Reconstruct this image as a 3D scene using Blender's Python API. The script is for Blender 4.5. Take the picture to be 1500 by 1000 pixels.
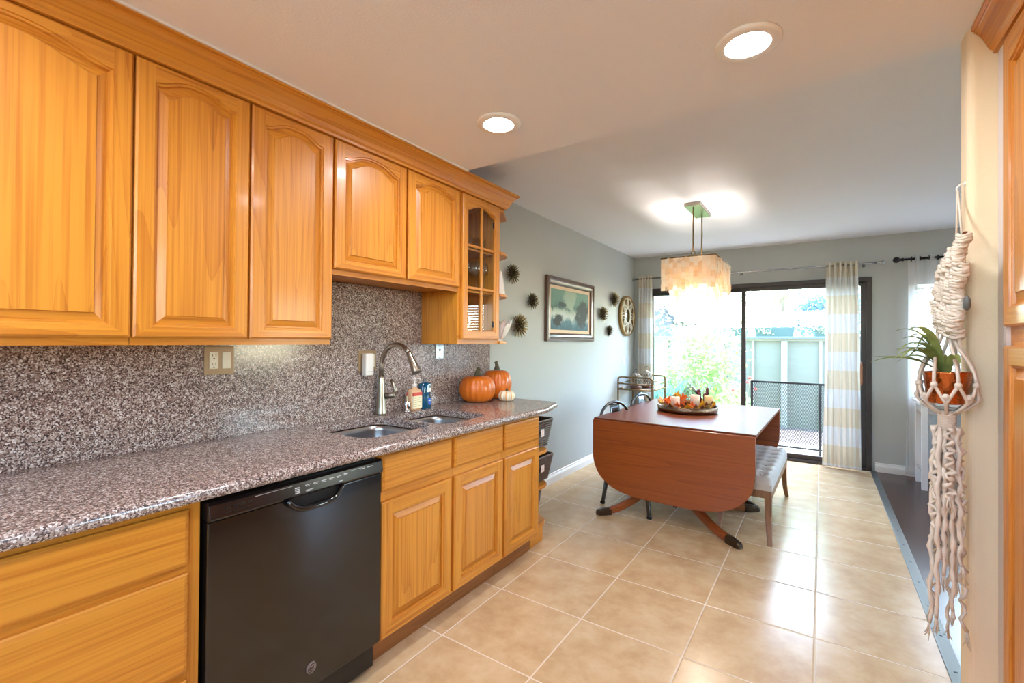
import bpy, bmesh, math, random
from mathutils import Vector, Matrix
R = random.Random(7)
PI = math.pi
for o in list(bpy.data.objects):
    bpy.data.objects.remove(o)
SC = bpy.context.scene
COL = SC.collection

# ------------------------------------------------------------------ camera
FPX, YAW, PITCH, ROLL, SHIFT = 675.6677, 0.5906, 0.0076, 0.0077, -6.3884
EYE = 1.316
cam_d = bpy.data.cameras.new('camera')
cam_d.sensor_width = 36
cam_d.lens = 36 * FPX / 1500
cam_d.shift_y = SHIFT / 1500
cam_d.clip_start = 0.02
cam = bpy.data.objects.new('camera', cam_d)
COL.objects.link(cam)
fw = Vector((-math.sin(YAW) * math.cos(PITCH), math.cos(YAW) * math.cos(PITCH), math.sin(PITCH)))
rt = Vector((math.cos(YAW), math.sin(YAW), 0))
up = rt.cross(fw)
rt, up = rt * math.cos(ROLL) + up * math.sin(ROLL), -rt * math.sin(ROLL) + up * math.cos(ROLL)
cam.matrix_world = Matrix(((rt.x, up.x, -fw.x, 0), (rt.y, up.y, -fw.y, 0), (rt.z, up.z, -fw.z, EYE), (0, 0, 0, 1)))
SC.camera = cam

# ------------------------------------------------------------------ world, sun, exposure
world = bpy.data.worlds.new('world')
SC.world = world
world.use_nodes = True
wn = world.node_tree
bg = wn.nodes['Background']
sky = wn.nodes.new('ShaderNodeTexSky')
sky.sky_type = 'NISHITA'
sky.sun_disc = False
sky.sun_elevation = math.radians(50)
sky.sun_rotation = math.radians(15)
sky.air_density = 1.0
sky.dust_density = 0.8
wn.links.new(sky.outputs[0], bg.inputs[0])
bg.inputs[1].default_value = 4.5

sun_d = bpy.data.lights.new('sun', 'SUN')
sun_d.energy = 14.0
sun_d.angle = math.radians(0.8)
sun_d.color = (1.0, 0.95, 0.86)
sun = bpy.data.objects.new('sun', sun_d)
COL.objects.link(sun)
sun_dir = Vector((-0.46, -0.075, -0.88)).normalized()
sun.rotation_euler = sun_dir.to_track_quat('-Z', 'Y').to_euler()
sun.location = (2, 12, 10)

SC.view_settings.view_transform = 'Standard'
SC.view_settings.look = 'None'
SC.view_settings.exposure = 0.0
SC.view_settings.gamma = 1.0
SC.view_settings.use_curve_mapping = False
SC.cycles.max_bounces = 10
SC.cycles.diffuse_bounces = 6
SC.cycles.glossy_bounces = 5
SC.cycles.transmission_bounces = 8
SC.cycles.transparent_max_bounces = 24
SC.cycles.caustics_reflective = False
SC.cycles.caustics_refractive = False
SC.cycles.sample_clamp_indirect = 6.0
SC.cycles.use_denoising = True

# ------------------------------------------------------------------ materials
def lin(c):
    return tuple(((v / 255) / 12.92 if v / 255 <= 0.04045 else ((v / 255 + 0.055) / 1.055) ** 2.4) for v in c) + (1.0,)

MATS = {}
def newmat(name):
    m = bpy.data.materials.new(name)
    m.use_nodes = True
    return m, m.node_tree, m.node_tree.nodes['Principled BSDF']

def setp(p, **k):
    for a, b in k.items():
        p.inputs[a.replace('_', ' ')].default_value = b

def plain(name, rgb, rough=0.5, metal=0.0, bump=0.0, bscale=200.0, var=0.0, vscale=6.0, spec=0.5, coat=0.0, stretch=(1, 1, 1), **k):
    """principled with a little procedural variation and bump"""
    if name in MATS: return MATS[name]
    m, t, p = newmat(name)
    c = lin(rgb)
    p.inputs['Roughness'].default_value = rough
    p.inputs['Metallic'].default_value = metal
    p.inputs['Specular IOR Level'].default_value = spec
    p.inputs['Coat Weight'].default_value = coat
    p.inputs['Coat Roughness'].default_value = 0.08
    p.inputs['Base Color'].default_value = c
    tc = t.nodes.new('ShaderNodeTexCoord')
    mp = t.nodes.new('ShaderNodeMapping')
    mp.inputs['Scale'].default_value = stretch
    t.links.new(tc.outputs['Object'], mp.inputs[0])
    if var > 0:
        n = t.nodes.new('ShaderNodeTexNoise')
        n.inputs['Scale'].default_value = vscale
        n.inputs['Detail'].default_value = 4
        t.links.new(mp.outputs[0], n.inputs['Vector'])
        mx = t.nodes.new('ShaderNodeMix'); mx.data_type = 'RGBA'
        mx.inputs['A'].default_value = tuple(min(1, v * (1 - var)) for v in c[:3]) + (1,)
        mx.inputs['B'].default_value = tuple(min(1, v * (1 + var)) for v in c[:3]) + (1,)
        t.links.new(n.outputs[0], mx.inputs['Factor'])
        t.links.new(mx.outputs['Result'], p.inputs['Base Color'])
    if bump > 0:
        n2 = t.nodes.new('ShaderNodeTexNoise')
        n2.inputs['Scale'].default_value = bscale
        n2.inputs['Detail'].default_value = 3
        t.links.new(mp.outputs[0], n2.inputs['Vector'])
        b = t.nodes.new('ShaderNodeBump')
        b.inputs['Strength'].default_value = bump
        b.inputs['Distance'].default_value = 0.004
        t.links.new(n2.outputs[0], b.inputs['Height'])
        t.links.new(b.outputs[0], p.inputs['Normal'])
    for a, b_ in k.items():
        p.inputs[a.replace('_', ' ')].default_value = b_
    MATS[name] = m
    return m

def ramp(t, stops, interp='LINEAR'):
    r = t.nodes.new('ShaderNodeValToRGB')
    r.color_ramp.interpolation = interp
    e = r.color_ramp.elements
    while len(e) < len(stops): e.new(0.5)
    for el, (pos, c) in zip(e, stops):
        el.position = pos; el.color = lin(c) if len(c) == 3 else c
    return r

def math_node(t, op, a=None, b=None):
    n = t.nodes.new('ShaderNodeMath'); n.operation = op
    for i, v in enumerate((a, b)):
        if v is None: continue
        if isinstance(v, (int, float)): n.inputs[i].default_value = v
        else: t.links.new(v, n.inputs[i])
    return n.outputs[0]

def wood(name, axis, light, mid, dark, rough=0.36, coat=0.12, rings=9.0, fine=1.0, scale=1.0):
    """grain runs along `axis` (0 x, 1 y, 2 z) of the object"""
    if name in MATS: return MATS[name]
    m, t, p = newmat(name)
    tc = t.nodes.new('ShaderNodeTexCoord')
    oi = t.nodes.new('ShaderNodeObjectInfo')
    off = t.nodes.new('ShaderNodeVectorMath'); off.operation = 'MULTIPLY_ADD'
    comb = t.nodes.new('ShaderNodeCombineXYZ')
    rnd = oi.outputs['Random']
    for i, k in enumerate((7.3, 5.1, 3.7)):
        t.links.new(math_node(t, 'MULTIPLY', rnd, k), comb.inputs[i])
    add = t.nodes.new('ShaderNodeVectorMath'); add.operation = 'ADD'
    t.links.new(tc.outputs['Object'], add.inputs[0]); t.links.new(comb.outputs[0], add.inputs[1])
    s1 = [1.0 * scale] * 3; s1[axis] = 0.075 * scale
    mp = t.nodes.new('ShaderNodeMapping'); mp.inputs['Scale'].default_value = s1
    t.links.new(add.outputs[0], mp.inputs[0])
    n = t.nodes.new('ShaderNodeTexNoise'); n.inputs['Scale'].default_value = 3.2; n.inputs['Detail'].default_value = 2.0
    n.inputs['Distortion'].default_value = 0.25
    t.links.new(mp.outputs[0], n.inputs['Vector'])
    ring = math_node(t, 'FRACT', math_node(t, 'MULTIPLY', n.outputs[0], rings * 2.2))
    ring = math_node(t, 'POWER', ring, 3.0)
    s2 = [120.0 * scale] * 3; s2[axis] = 1.6 * scale
    mp2 = t.nodes.new('ShaderNodeMapping'); mp2.inputs['Scale'].default_value = s2
    t.links.new(add.outputs[0], mp2.inputs[0])
    n2 = t.nodes.new('ShaderNodeTexNoise'); n2.inputs['Scale'].default_value = 1.0; n2.inputs['Detail'].default_value = 3.0
    t.links.new(mp2.outputs[0], n2.inputs['Vector'])
    n3 = t.nodes.new('ShaderNodeTexNoise'); n3.inputs['Scale'].default_value = 1.4
    t.links.new(mp.outputs[0], n3.inputs['Vector'])
    v = math_node(t, 'ADD', math_node(t, 'MULTIPLY', ring, 0.17), math_node(t, 'MULTIPLY', math_node(t, 'ADD', math_node(t, 'MULTIPLY', n2.outputs[0], 1.4), -0.36), 0.62 * fine))
    v = math_node(t, 'ADD', v, math_node(t, 'MULTIPLY', n3.outputs[0], 0.35))
    r = ramp(t, [(0.30, light), (0.58, mid), (0.95, dark)])
    t.links.new(v, r.inputs[0])
    t.links.new(r.outputs[0], p.inputs['Base Color'])
    p.inputs['Roughness'].default_value = rough
    p.inputs['Coat Weight'].default_value = coat
    p.inputs['Coat Roughness'].default_value = 0.12
    b = t.nodes.new('ShaderNodeBump'); b.inputs['Strength'].default_value = 0.12; b.inputs['Distance'].default_value = 0.002
    t.links.new(n2.outputs[0], b.inputs['Height']); t.links.new(b.outputs[0], p.inputs['Normal'])
    MATS[name] = m
    return m

OAKC = ((208, 138, 46), (184, 111, 30), (132, 72, 17))
OAK_Z = wood('oak_vertical', 2, *OAKC)
OAK_Y = wood('oak_lengthwise', 1, *OAKC)
OAK_X = wood('oak_crosswise', 0, *OAKC)
OAK_DK = wood('oak_toe_shaded', 1, (150, 92, 40), (128, 74, 30), (92, 52, 20))  # oak darkened to hold the shade under the cabinet doors
MAHC = ((146, 74, 30), (122, 56, 22), (84, 36, 15))
MAH_X = wood('mahogany_leaf', 0, *MAHC, rough=0.3, coat=0.35, rings=4, fine=0.8)
MAH_TOP = wood('mahogany_top', 0, (118, 62, 36), (98, 48, 28), (66, 30, 18), rough=0.36, coat=0.03, rings=4, fine=0.7)
MAH_TOP.node_tree.nodes['Principled BSDF'].inputs['Specular IOR Level'].default_value = 0.12
MAH_Z = wood('mahogany_pedestal', 2, *MAHC, rough=0.3, coat=0.35, rings=4)
BENCH_W = wood('bench_wood', 2, (140, 100, 66), (118, 80, 52), (84, 54, 34), rough=0.45, coat=0.1, rings=5)

def granite(name):
    m, t, p = newmat(name)
    tc = t.nodes.new('ShaderNodeTexCoord')
    v1 = t.nodes.new('ShaderNodeTexVoronoi'); v1.inputs['Scale'].default_value = 262
    t.links.new(tc.outputs['Object'], v1.inputs['Vector'])
    sep = t.nodes.new('ShaderNodeSeparateColor'); t.links.new(v1.outputs['Color'], sep.inputs[0])
    n = t.nodes.new('ShaderNodeTexNoise'); n.inputs['Scale'].default_value = 60; n.inputs['Detail'].default_value = 3
    t.links.new(tc.outputs['Object'], n.inputs['Vector'])
    k = math_node(t, 'ADD', math_node(t, 'MULTIPLY', sep.outputs[0], 0.75), math_node(t, 'MULTIPLY', n.outputs[0], 0.5))
    k = math_node(t, 'SUBTRACT', k, 0.12)
    r = ramp(t, [(0.0, (62, 52, 51)), (0.19, (94, 77, 73)), (0.35, (128, 106, 98)), (0.53, (152, 132, 123)), (0.68, (184, 170, 162)), (0.85, (212, 204, 199))], 'CONSTANT')
    t.links.new(k, r.inputs[0]); t.links.new(r.outputs[0], p.inputs['Base Color'])
    p.inputs['Roughness'].default_value = 0.14
    p.inputs['Specular IOR Level'].default_value = 0.55
    return m
GRANITE = granite('granite')

WALLP = plain('greige_wall_paint', (180, 184, 182), 0.75, bump=0.25, bscale=140)
STUBP = plain('lamplit_wall_paint', (232, 213, 182), 0.7, bump=0.25, bscale=140)  # partition colour tinted peach for the warm lamp light falling on it
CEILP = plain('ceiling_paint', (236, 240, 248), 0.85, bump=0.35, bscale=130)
WHITEP = plain('white_trim_paint', (236, 236, 234), 0.4)
WHITE_PL = plain('white_plastic', (236, 232, 226), 0.35)
IVORY = plain('ivory_plastic', (224, 214, 190), 0.4)
BRONZEPL = plain('taupe_plate', (150, 124, 94), 0.4, metal=0.4)
STEELPL = plain('steel_plate', (190, 200, 205), 0.28, metal=0.8)
BLACK_PL = plain('black_plastic', (16, 15, 16), 0.25)
DWBLACK = plain('dishwasher_black_enamel', (22, 19, 17), 0.16, spec=0.6, coat=0.3)
DWPANEL = plain('dishwasher_panel', (30, 24, 25), 0.22, spec=0.5)
DWHANDLE = plain('dishwasher_handle_gloss', (14, 14, 17), 0.06, spec=0.8)
ICON = plain('printed_icons', (200, 200, 200), 0.5)
BRUSHED = plain('brushed_nickel', (158, 148, 134), 0.30, metal=1.0, bump=0.05, bscale=400)
STEEL = plain('stainless_steel', (168, 168, 168), 0.30, metal=1.0, bump=0.06, bscale=300, stretch=(1, 1, 0.05))
DARKM = plain('dark_bronze_aluminium', (62, 56, 56), 0.4, metal=0.5)
RODS = plain('satin_nickel', (176, 176, 176), 0.25, metal=1.0)
RODB = plain('black_iron', (24, 22, 24), 0.4, metal=0.3)
GUN = plain('gunmetal_chair_steel', (96, 100, 104), 0.22, metal=1.0, var=0.2, vscale=12)
BRASS = plain('antique_brass', (120, 98, 66), 0.35, metal=0.9)
BRONZE = plain('hammered_bronze', (128, 104, 84), 0.25, metal=1.0, bump=0.8, bscale=110)
COPPER = plain('hammered_copper', (206, 118, 66), 0.2, metal=1.0, bump=0.7, bscale=120)
LINEN = plain('bench_linen', (206, 200, 192), 0.9, bump=0.3, bscale=500)
CHROME = plain('chrome', (215, 215, 218), 0.08, metal=1.0)
WICKER = plain('dark_wicker', (88, 66, 54), 0.45, var=0.5, vscale=60)
TAGP = plain('paper_tag', (220, 200, 190), 0.6, var=0.2, vscale=40)
ROPE = plain('cotton_cord', (216, 206, 192), 0.9, bump=0.5, bscale=300, var=0.05, vscale=50)
DOWEL = plain('dowel_wood', (92, 46, 30), 0.4)
SOIL = plain('potting_soil', (48, 36, 28), 0.95, bump=0.8, bscale=90)
PUMPK = plain('pumpkin_skin', (206, 104, 24), 0.32, var=0.18, vscale=10, coat=0.1)
PSTEM = plain('pumpkin_stem', (84, 76, 52), 0.8, bump=0.5, bscale=80)
CERAM = plain('white_ceramic', (236, 232, 228), 0.2, coat=0.3)
WAX = plain('ivory_candle_wax', (222, 196, 178), 0.5, Subsurface_Weight=0.3)
WAXY = plain('yellowish_candle_wax', (206, 180, 130), 0.5, Subsurface_Weight=0.3)
WICK = plain('candle_wick', (40, 34, 30), 0.9)
FENCE = plain('sage_fence_paint', (134, 137, 122), 0.8, var=0.08, vscale=3, stretch=(1, 1, 8))
FENCEP = plain('pale_fence_posts', (166, 168, 156), 0.8)
FCAP = plain('weathered_fence_cap', (120, 132, 134), 0.8)
PLANTER = plain('green_planter', (78, 104, 98), 0.6)
PATIO = plain('patio_concrete', (190, 184, 176), 0.85, var=0.12, vscale=5)
EARTH = plain('garden_mulch', (118, 104, 96), 0.95, var=0.4, vscale=14, bump=0.6, bscale=30)
RAILM = plain('dark_grey_steel', (52, 56, 62), 0.5, metal=0.4)
HOUSE = plain('neighbour_wall', (104, 108, 112), 0.9)
ROOF = plain('neighbour_roof', (80, 82, 88), 0.9)
BARK = plain('bark', (170, 158, 140), 0.9)
STRIPM = plain('transition_strip_metal', (110, 112, 108), 0.4, metal=0.7)
PURPLE = plain('dried_purple_seedpod', (92, 42, 52), 0.7, var=0.3, vscale=60)
GOURD = plain('orange_gourd', (226, 140, 24), 0.4, var=0.2, vscale=40)
PINEC = plain('pine_cone', (150, 120, 96), 0.8, var=0.3, vscale=80)
FRAMEW = wood('dark_frame_wood', 2, (92, 64, 50), (72, 48, 38), (44, 28, 22), rough=0.3, coat=0.4, rings=4)
LINER = plain('linen_frame_liner', (218, 196, 170), 0.8)
MESHWHITE = plain('desk_white_paint', (226, 224, 222), 0.4)
BLINDW = plain('blind_slat', (236, 238, 240), 0.5)
LATT = plain('lattice_champagne', (206, 198, 178), 0.45, metal=0.2)
LATTRIM = plain('lattice_gold_rim', (142, 112, 66), 0.4, metal=0.6)
LATBACK = plain('lattice_dark_back', (74, 70, 60), 0.6)
MIRROR = plain('mirror_glass', (220, 225, 225), 0.03, metal=1.0)
URCHD = plain('burst_core_dark', (44, 36, 28), 0.5, metal=0.5)
SHADEG = plain('grey_stone_charm', (92, 94, 92), 0.6)

def leafmat(name, rgb, trans=0.5, var=0.35, vscale=30):
    if name in MATS: return MATS[name]
    m, t, p = newmat(name)
    oi = t.nodes.new('ShaderNodeTexCoord')
    n = t.nodes.new('ShaderNodeTexNoise'); n.inputs['Scale'].default_value = vscale
    t.links.new(oi.outputs['Object'], n.inputs['Vector'])
    c = lin(rgb)
    mx = t.nodes.new('ShaderNodeMix'); mx.data_type = 'RGBA'
    mx.inputs['A'].default_value = tuple(v * (1 - var) for v in c[:3]) + (1,)
    mx.inputs['B'].default_value = tuple(min(1, v * (1 + var)) for v in c[:3]) + (1,)
    t.links.new(n.outputs[0], mx.inputs['Factor'])
    t.links.new(mx.outputs['Result'], p.inputs['Base Color'])
    p.inputs['Roughness'].default_value = 0.5
    tr = t.nodes.new('ShaderNodeBsdfTranslucent')
    t.links.new(mx.outputs['Result'], tr.inputs[0])
    ms = t.nodes.new('ShaderNodeMixShader'); ms.inputs[0].default_value = trans
    t.links.new(p.outputs[0], ms.inputs[1]); t.links.new(tr.outputs[0], ms.inputs[2])
    t.links.new(ms.outputs[0], t.nodes['Material Output'].inputs[0])
    MATS[name] = m
    return m
LEAF_G = leafmat('shrub_leaf_green', (176, 208, 140), 0.6, 0.6, 9)
LEAF_B = leafmat('strappy_leaf_bluegreen', (120, 168, 150), 0.45, 0.4, 9)
LEAF_T = leafmat('tree_leaf_pale', (216, 228, 190), 0.65, 0.3, 5)
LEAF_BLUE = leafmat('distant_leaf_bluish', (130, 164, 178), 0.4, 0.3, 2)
PLANT_G = leafmat('houseplant_leaf', (136, 152, 88), 0.35, 0.5, 40)
FLOWER = leafmat('pink_petal', (232, 130, 120), 0.4, 0.2, 20)
FLOWY = leafmat('yellow_petal', (232, 214, 110), 0.4, 0.2, 20)
MAPLE_O = leafmat('maple_leaf_orange', (226, 104, 26), 0.3, 0.3, 60)
MAPLE_Y = leafmat('maple_leaf_yellow', (220, 164, 34), 0.3, 0.3, 60)
MAPLE_B = leafmat('maple_leaf_brown', (138, 84, 48), 0.2, 0.4, 60)

def glass(name, rgb=(255, 255, 255), ior=1.5, rough=0.0):
    """thin pane: clear with fresnel reflection"""
    if name in MATS: return MATS[name]
    m, t, p = newmat(name)
    t.nodes.remove(p)
    tr = t.nodes.new('ShaderNodeBsdfTransparent'); tr.inputs[0].default_value = lin(rgb)
    gl = t.nodes.new('ShaderNodeBsdfGlossy'); gl.inputs['Roughness'].default_value = rough
    lw = t.nodes.new('ShaderNodeLayerWeight'); lw.inputs['Blend'].default_value = 0.5
    r0 = ((ior - 1) / (ior + 1)) ** 2 * 1.0
    fr = math_node(t, 'ADD', math_node(t, 'MULTIPLY', math_node(t, 'POWER', lw.outputs['Facing'], 5.0), 1 - r0), r0)
    ms = t.nodes.new('ShaderNodeMixShader')
    t.links.new(fr, ms.inputs[0]); t.links.new(tr.outputs[0], ms.inputs[1]); t.links.new(gl.outputs[0], ms.inputs[2])
    t.links.new(ms.outputs[0], t.nodes['Material Output'].inputs[0])
    MATS[name] = m
    return m
GLASS = glass('window_glass', (244, 250, 248))
GLASSW = glass('drinking_glass', (250, 252, 252), 1.9)
GLASSM = glass('mercury_glass', (222, 226, 224), 2.6, 0.10)
GLASSC = glass('clear_soap_bottle', (235, 225, 215), 1.5)
SOAPL = plain('amber_soap', (214, 170, 130), 0.25)
BLUEL = plain('blue_dish_soap', (10, 78, 110), 0.12, coat=0.4, Transmission_Weight=0.25)
LABC = plain('cream_label', (234, 222, 184), 0.6)
LABR = plain('red_label', (206, 74, 62), 0.6)
LABB = plain('blue_label', (40, 96, 190), 0.5)

def cloth(name, rgb, trans=0.45, clear=0.0, stripes=None, bumpy=0.1):
    if name in MATS: return MATS[name]
    m, t, p = newmat(name)
    p.inputs['Roughness'].default_value = 0.9
    p.inputs['Base Color'].default_value = lin(rgb)
    tr = t.nodes.new('ShaderNodeBsdfTranslucent'); tr.inputs[0].default_value = lin(rgb)
    if stripes:
        tc = t.nodes.new('ShaderNodeTexCoord'); s = t.nodes.new('ShaderNodeSeparateXYZ')
        t.links.new(tc.outputs['Object'], s.inputs[0])
        f = math_node(t, 'FRACT', math_node(t, 'DIVIDE', math_node(t, 'SUBTRACT', s.outputs[2], stripes[0]), stripes[1]))
        k = math_node(t, 'LESS_THAN', f, stripes[2])
        mx = t.nodes.new('ShaderNodeMix'); mx.data_type = 'RGBA'
        mx.inputs['A'].default_value = lin(rgb); mx.inputs['B'].default_value = lin(stripes[3])
        t.links.new(k, mx.inputs['Factor'])
        t.links.new(mx.outputs['Result'], p.inputs['Base Color']); t.links.new(mx.outputs['Result'], tr.inputs[0])
    ms = t.nodes.new('ShaderNodeMixShader'); ms.inputs[0].default_value = trans
    t.links.new(p.outputs[0], ms.inputs[1]); t.links.new(tr.outputs[0], ms.inputs[2])
    last = ms.outputs[0]
    if clear > 0:
        cl = t.nodes.new('ShaderNodeBsdfTransparent')
        m2 = t.nodes.new('ShaderNodeMixShader'); m2.inputs[0].default_value = clear
        t.links.new(last, m2.inputs[1]); t.links.new(cl.outputs[0], m2.inputs[2]); last = m2.outputs[0]
    t.links.new(last, t.nodes['Material Output'].inputs[0])
    MATS[name] = m
    return m
STRIPEC = cloth('striped_curtain', (218, 219, 219), 0.16, 0.0, (0.04, 0.395, 0.50, (213, 205, 188)))
SHEER = cloth('white_sheer', (240, 242, 244), 0.5, 0.30)
CAPIZ = cloth('capiz_shell', (252, 240, 224), 0.62, 0.08)
def vary_shells():
    t = CAPIZ.node_tree
    g = t.nodes.new('ShaderNodeNewGeometry')
    r = ramp(t, [(0.0, (238, 208, 170)), (0.4, (250, 234, 212)), (1.0, (255, 250, 240))])
    t.links.new(g.outputs['Random Per Island'], r.inputs[0])
    for n in t.nodes:
        if n.type in ('BSDF_PRINCIPLED', 'BSDF_TRANSLUCENT'): t.links.new(r.outputs[0], n.inputs[0])
vary_shells()

def emit(name, rgb, strength):
    if name in MATS: return MATS[name]
    m, t, p = newmat(name)
    p.inputs['Base Color'].default_value = lin(rgb)
    p.inputs['Emission Color'].default_value = lin(rgb)
    p.inputs['Emission Strength'].default_value = strength
    MATS[name] = m
    return m
LAMPE = emit('lit_lamp_diffuser', (255, 236, 210), 7.0)
BULBE = emit('lit_bulb', (255, 214, 160), 40.0)

def floor_tile_mat():
    m, t, p = newmat('cream_floor_tile')
    tc = t.nodes.new('ShaderNodeTexCoord'); s = t.nodes.new('ShaderNodeSeparateXYZ')
    t.links.new(tc.outputs['Object'], s.inputs[0])
    x0, y0, sz = -1.4027, 1.5513, 0.46113
    ux = math_node(t, 'DIVIDE', math_node(t, 'SUBTRACT', s.outputs[0], x0), sz)
    uy = math_node(t, 'DIVIDE', math_node(t, 'SUBTRACT', s.outputs[1], y0), sz)
    dx = math_node(t, 'PINGPONG', ux, 0.5); dy = math_node(t, 'PINGPONG', uy, 0.5)
    d = math_node(t, 'MINIMUM', dx, dy)
    grout = math_node(t, 'LESS_THAN', d, 0.0065)
    cell = t.nodes.new('ShaderNodeCombineXYZ')
    t.links.new(math_node(t, 'FLOOR', ux), cell.inputs[0]); t.links.new(math_node(t, 'FLOOR', uy), cell.inputs[1])
    wnz = t.nodes.new('ShaderNodeTexWhiteNoise'); t.links.new(cell.outputs[0], wnz.inputs['Vector'])
    vadd = t.nodes.new('ShaderNodeVectorMath'); vadd.operation = 'ADD'
    vsc = t.nodes.new('ShaderNodeVectorMath'); vsc.operation = 'SCALE'; vsc.inputs['Scale'].default_value = 9
    t.links.new(wnz.outputs['Color'], vsc.inputs[0])
    t.links.new(tc.outputs['Object'], vadd.inputs[0]); t.links.new(vsc.outputs[0], vadd.inputs[1])
    n = t.nodes.new('ShaderNodeTexNoise'); n.inputs['Scale'].default_value = 7; n.inputs['Detail'].default_value = 6; n.inputs['Roughness'].default_value = 0.65
    t.links.new(vadd.outputs[0], n.inputs['Vector'])
    r = ramp(t, [(0.28, (184, 150, 108)), (0.5, (202, 171, 130)), (0.72, (214, 188, 150))])
    t.links.new(n.outputs[0], r.inputs[0])
    mx = t.nodes.new('ShaderNodeMix'); mx.data_type = 'RGBA'
    t.links.new(grout, mx.inputs['Factor']); t.links.new(r.outputs[0], mx.inputs['A'])
    mx.inputs['B'].default_value = lin((224, 208, 186))
    t.links.new(mx.outputs['Result'], p.inputs['Base Color'])
    rr = math_node(t, 'ADD', math_node(t, 'MULTIPLY', grout, 0.5), 0.24)
    t.links.new(rr, p.inputs['Roughness'])
    b = t.nodes.new('ShaderNodeBump'); b.inputs['Strength'].default_value = 0.5; b.inputs['Distance'].default_value = 0.002
    h = math_node(t, 'MINIMUM', math_node(t, 'MULTIPLY', d, 60), 1.0)
    hh = math_node(t, 'ADD', h, math_node(t, 'MULTIPLY', n.outputs[0], 0.15))
    t.links.new(hh, b.inputs['Height']); t.links.new(b.outputs[0], p.inputs['Normal'])
    return m
TILE = floor_tile_mat()

def planks_mat():
    m, t, p = newmat('dark_plank_floor')
    tc = t.nodes.new('ShaderNodeTexCoord'); mp = t.nodes.new('ShaderNodeMapping')
    t.links.new(tc.outputs['Object'], mp.inputs[0])
    br = t.nodes.new('ShaderNodeTexBrick')
    br.inputs['Scale'].default_value = 1.0
    br.inputs['Brick Width'].default_value = 1.2; br.inputs['Row Height'].default_value = 0.125
    br.inputs['Mortar Size'].default_value = 0.0015
    br.inputs['Color1'].default_value = lin((76, 46, 38)); br.inputs['Color2'].default_value = lin((58, 34, 30))
    br.inputs['Mortar'].default_value = lin((30, 18, 16))
    t.links.new(mp.outputs[0], br.inputs['Vector'])
    mp2 = t.nodes.new('ShaderNodeMapping'); mp2.inputs['Scale'].default_value = (3, 60, 1)
    t.links.new(tc.outputs['Object'], mp2.inputs[0])
    n = t.nodes.new('ShaderNodeTexNoise'); n.inputs['Scale'].default_value = 1; n.inputs['Detail'].default_value = 3
    t.links.new(mp2.outputs[0], n.inputs['Vector'])
    mx = t.nodes.new('ShaderNodeMix'); mx.data_type = 'RGBA'; mx.blend_type = 'MULTIPLY'; mx.inputs['Factor'].default_value = 0.6
    t.links.new(br.outputs[0], mx.inputs['A'])
    r = ramp(t, [(0.3, (150, 150, 150)), (0.7, (255, 255, 255))]); t.links.new(n.outputs[0], r.inputs[0])
    t.links.new(r.outputs[0], mx.inputs['B'])
    t.links.new(mx.outputs['Result'], p.inputs['Base Color'])
    p.inputs['Roughness'].default_value = 0.22
    return m
PLANKS = planks_mat()

def pumpkin_stripe_mat():
    m, t, p = newmat('white_pumpkin_with_orange_stripes')
    tc = t.nodes.new('ShaderNodeTexCoord'); s = t.nodes.new('ShaderNodeSeparateXYZ')
    t.links.new(tc.outputs['Object'], s.inputs[0])
    a = math_node(t, 'ARCTAN2', s.outputs[1], s.outputs[0])
    f = math_node(t, 'COSINE', math_node(t, 'MULTIPLY', a, 9))
    n = t.nodes.new('ShaderNodeTexNoise'); n.inputs['Scale'].default_value = 60; t.links.new(tc.outputs['Object'], n.inputs['Vector'])
    f = math_node(t, 'ADD', f, math_node(t, 'MULTIPLY', n.outputs[0], 0.25))
    r = ramp(t, [(0.0, (214, 120, 30)), (0.12, (230, 180, 110)), (0.22, (240, 226, 196))])
    t.links.new(math_node(t, 'MULTIPLY', math_node(t, 'ADD', f, 1.0), 0.5), r.inputs[0])
    t.links.new(r.outputs[0], p.inputs['Base Color']); p.inputs['Roughness'].default_value = 0.4
    return m
PUMPW = pumpkin_stripe_mat()

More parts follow.
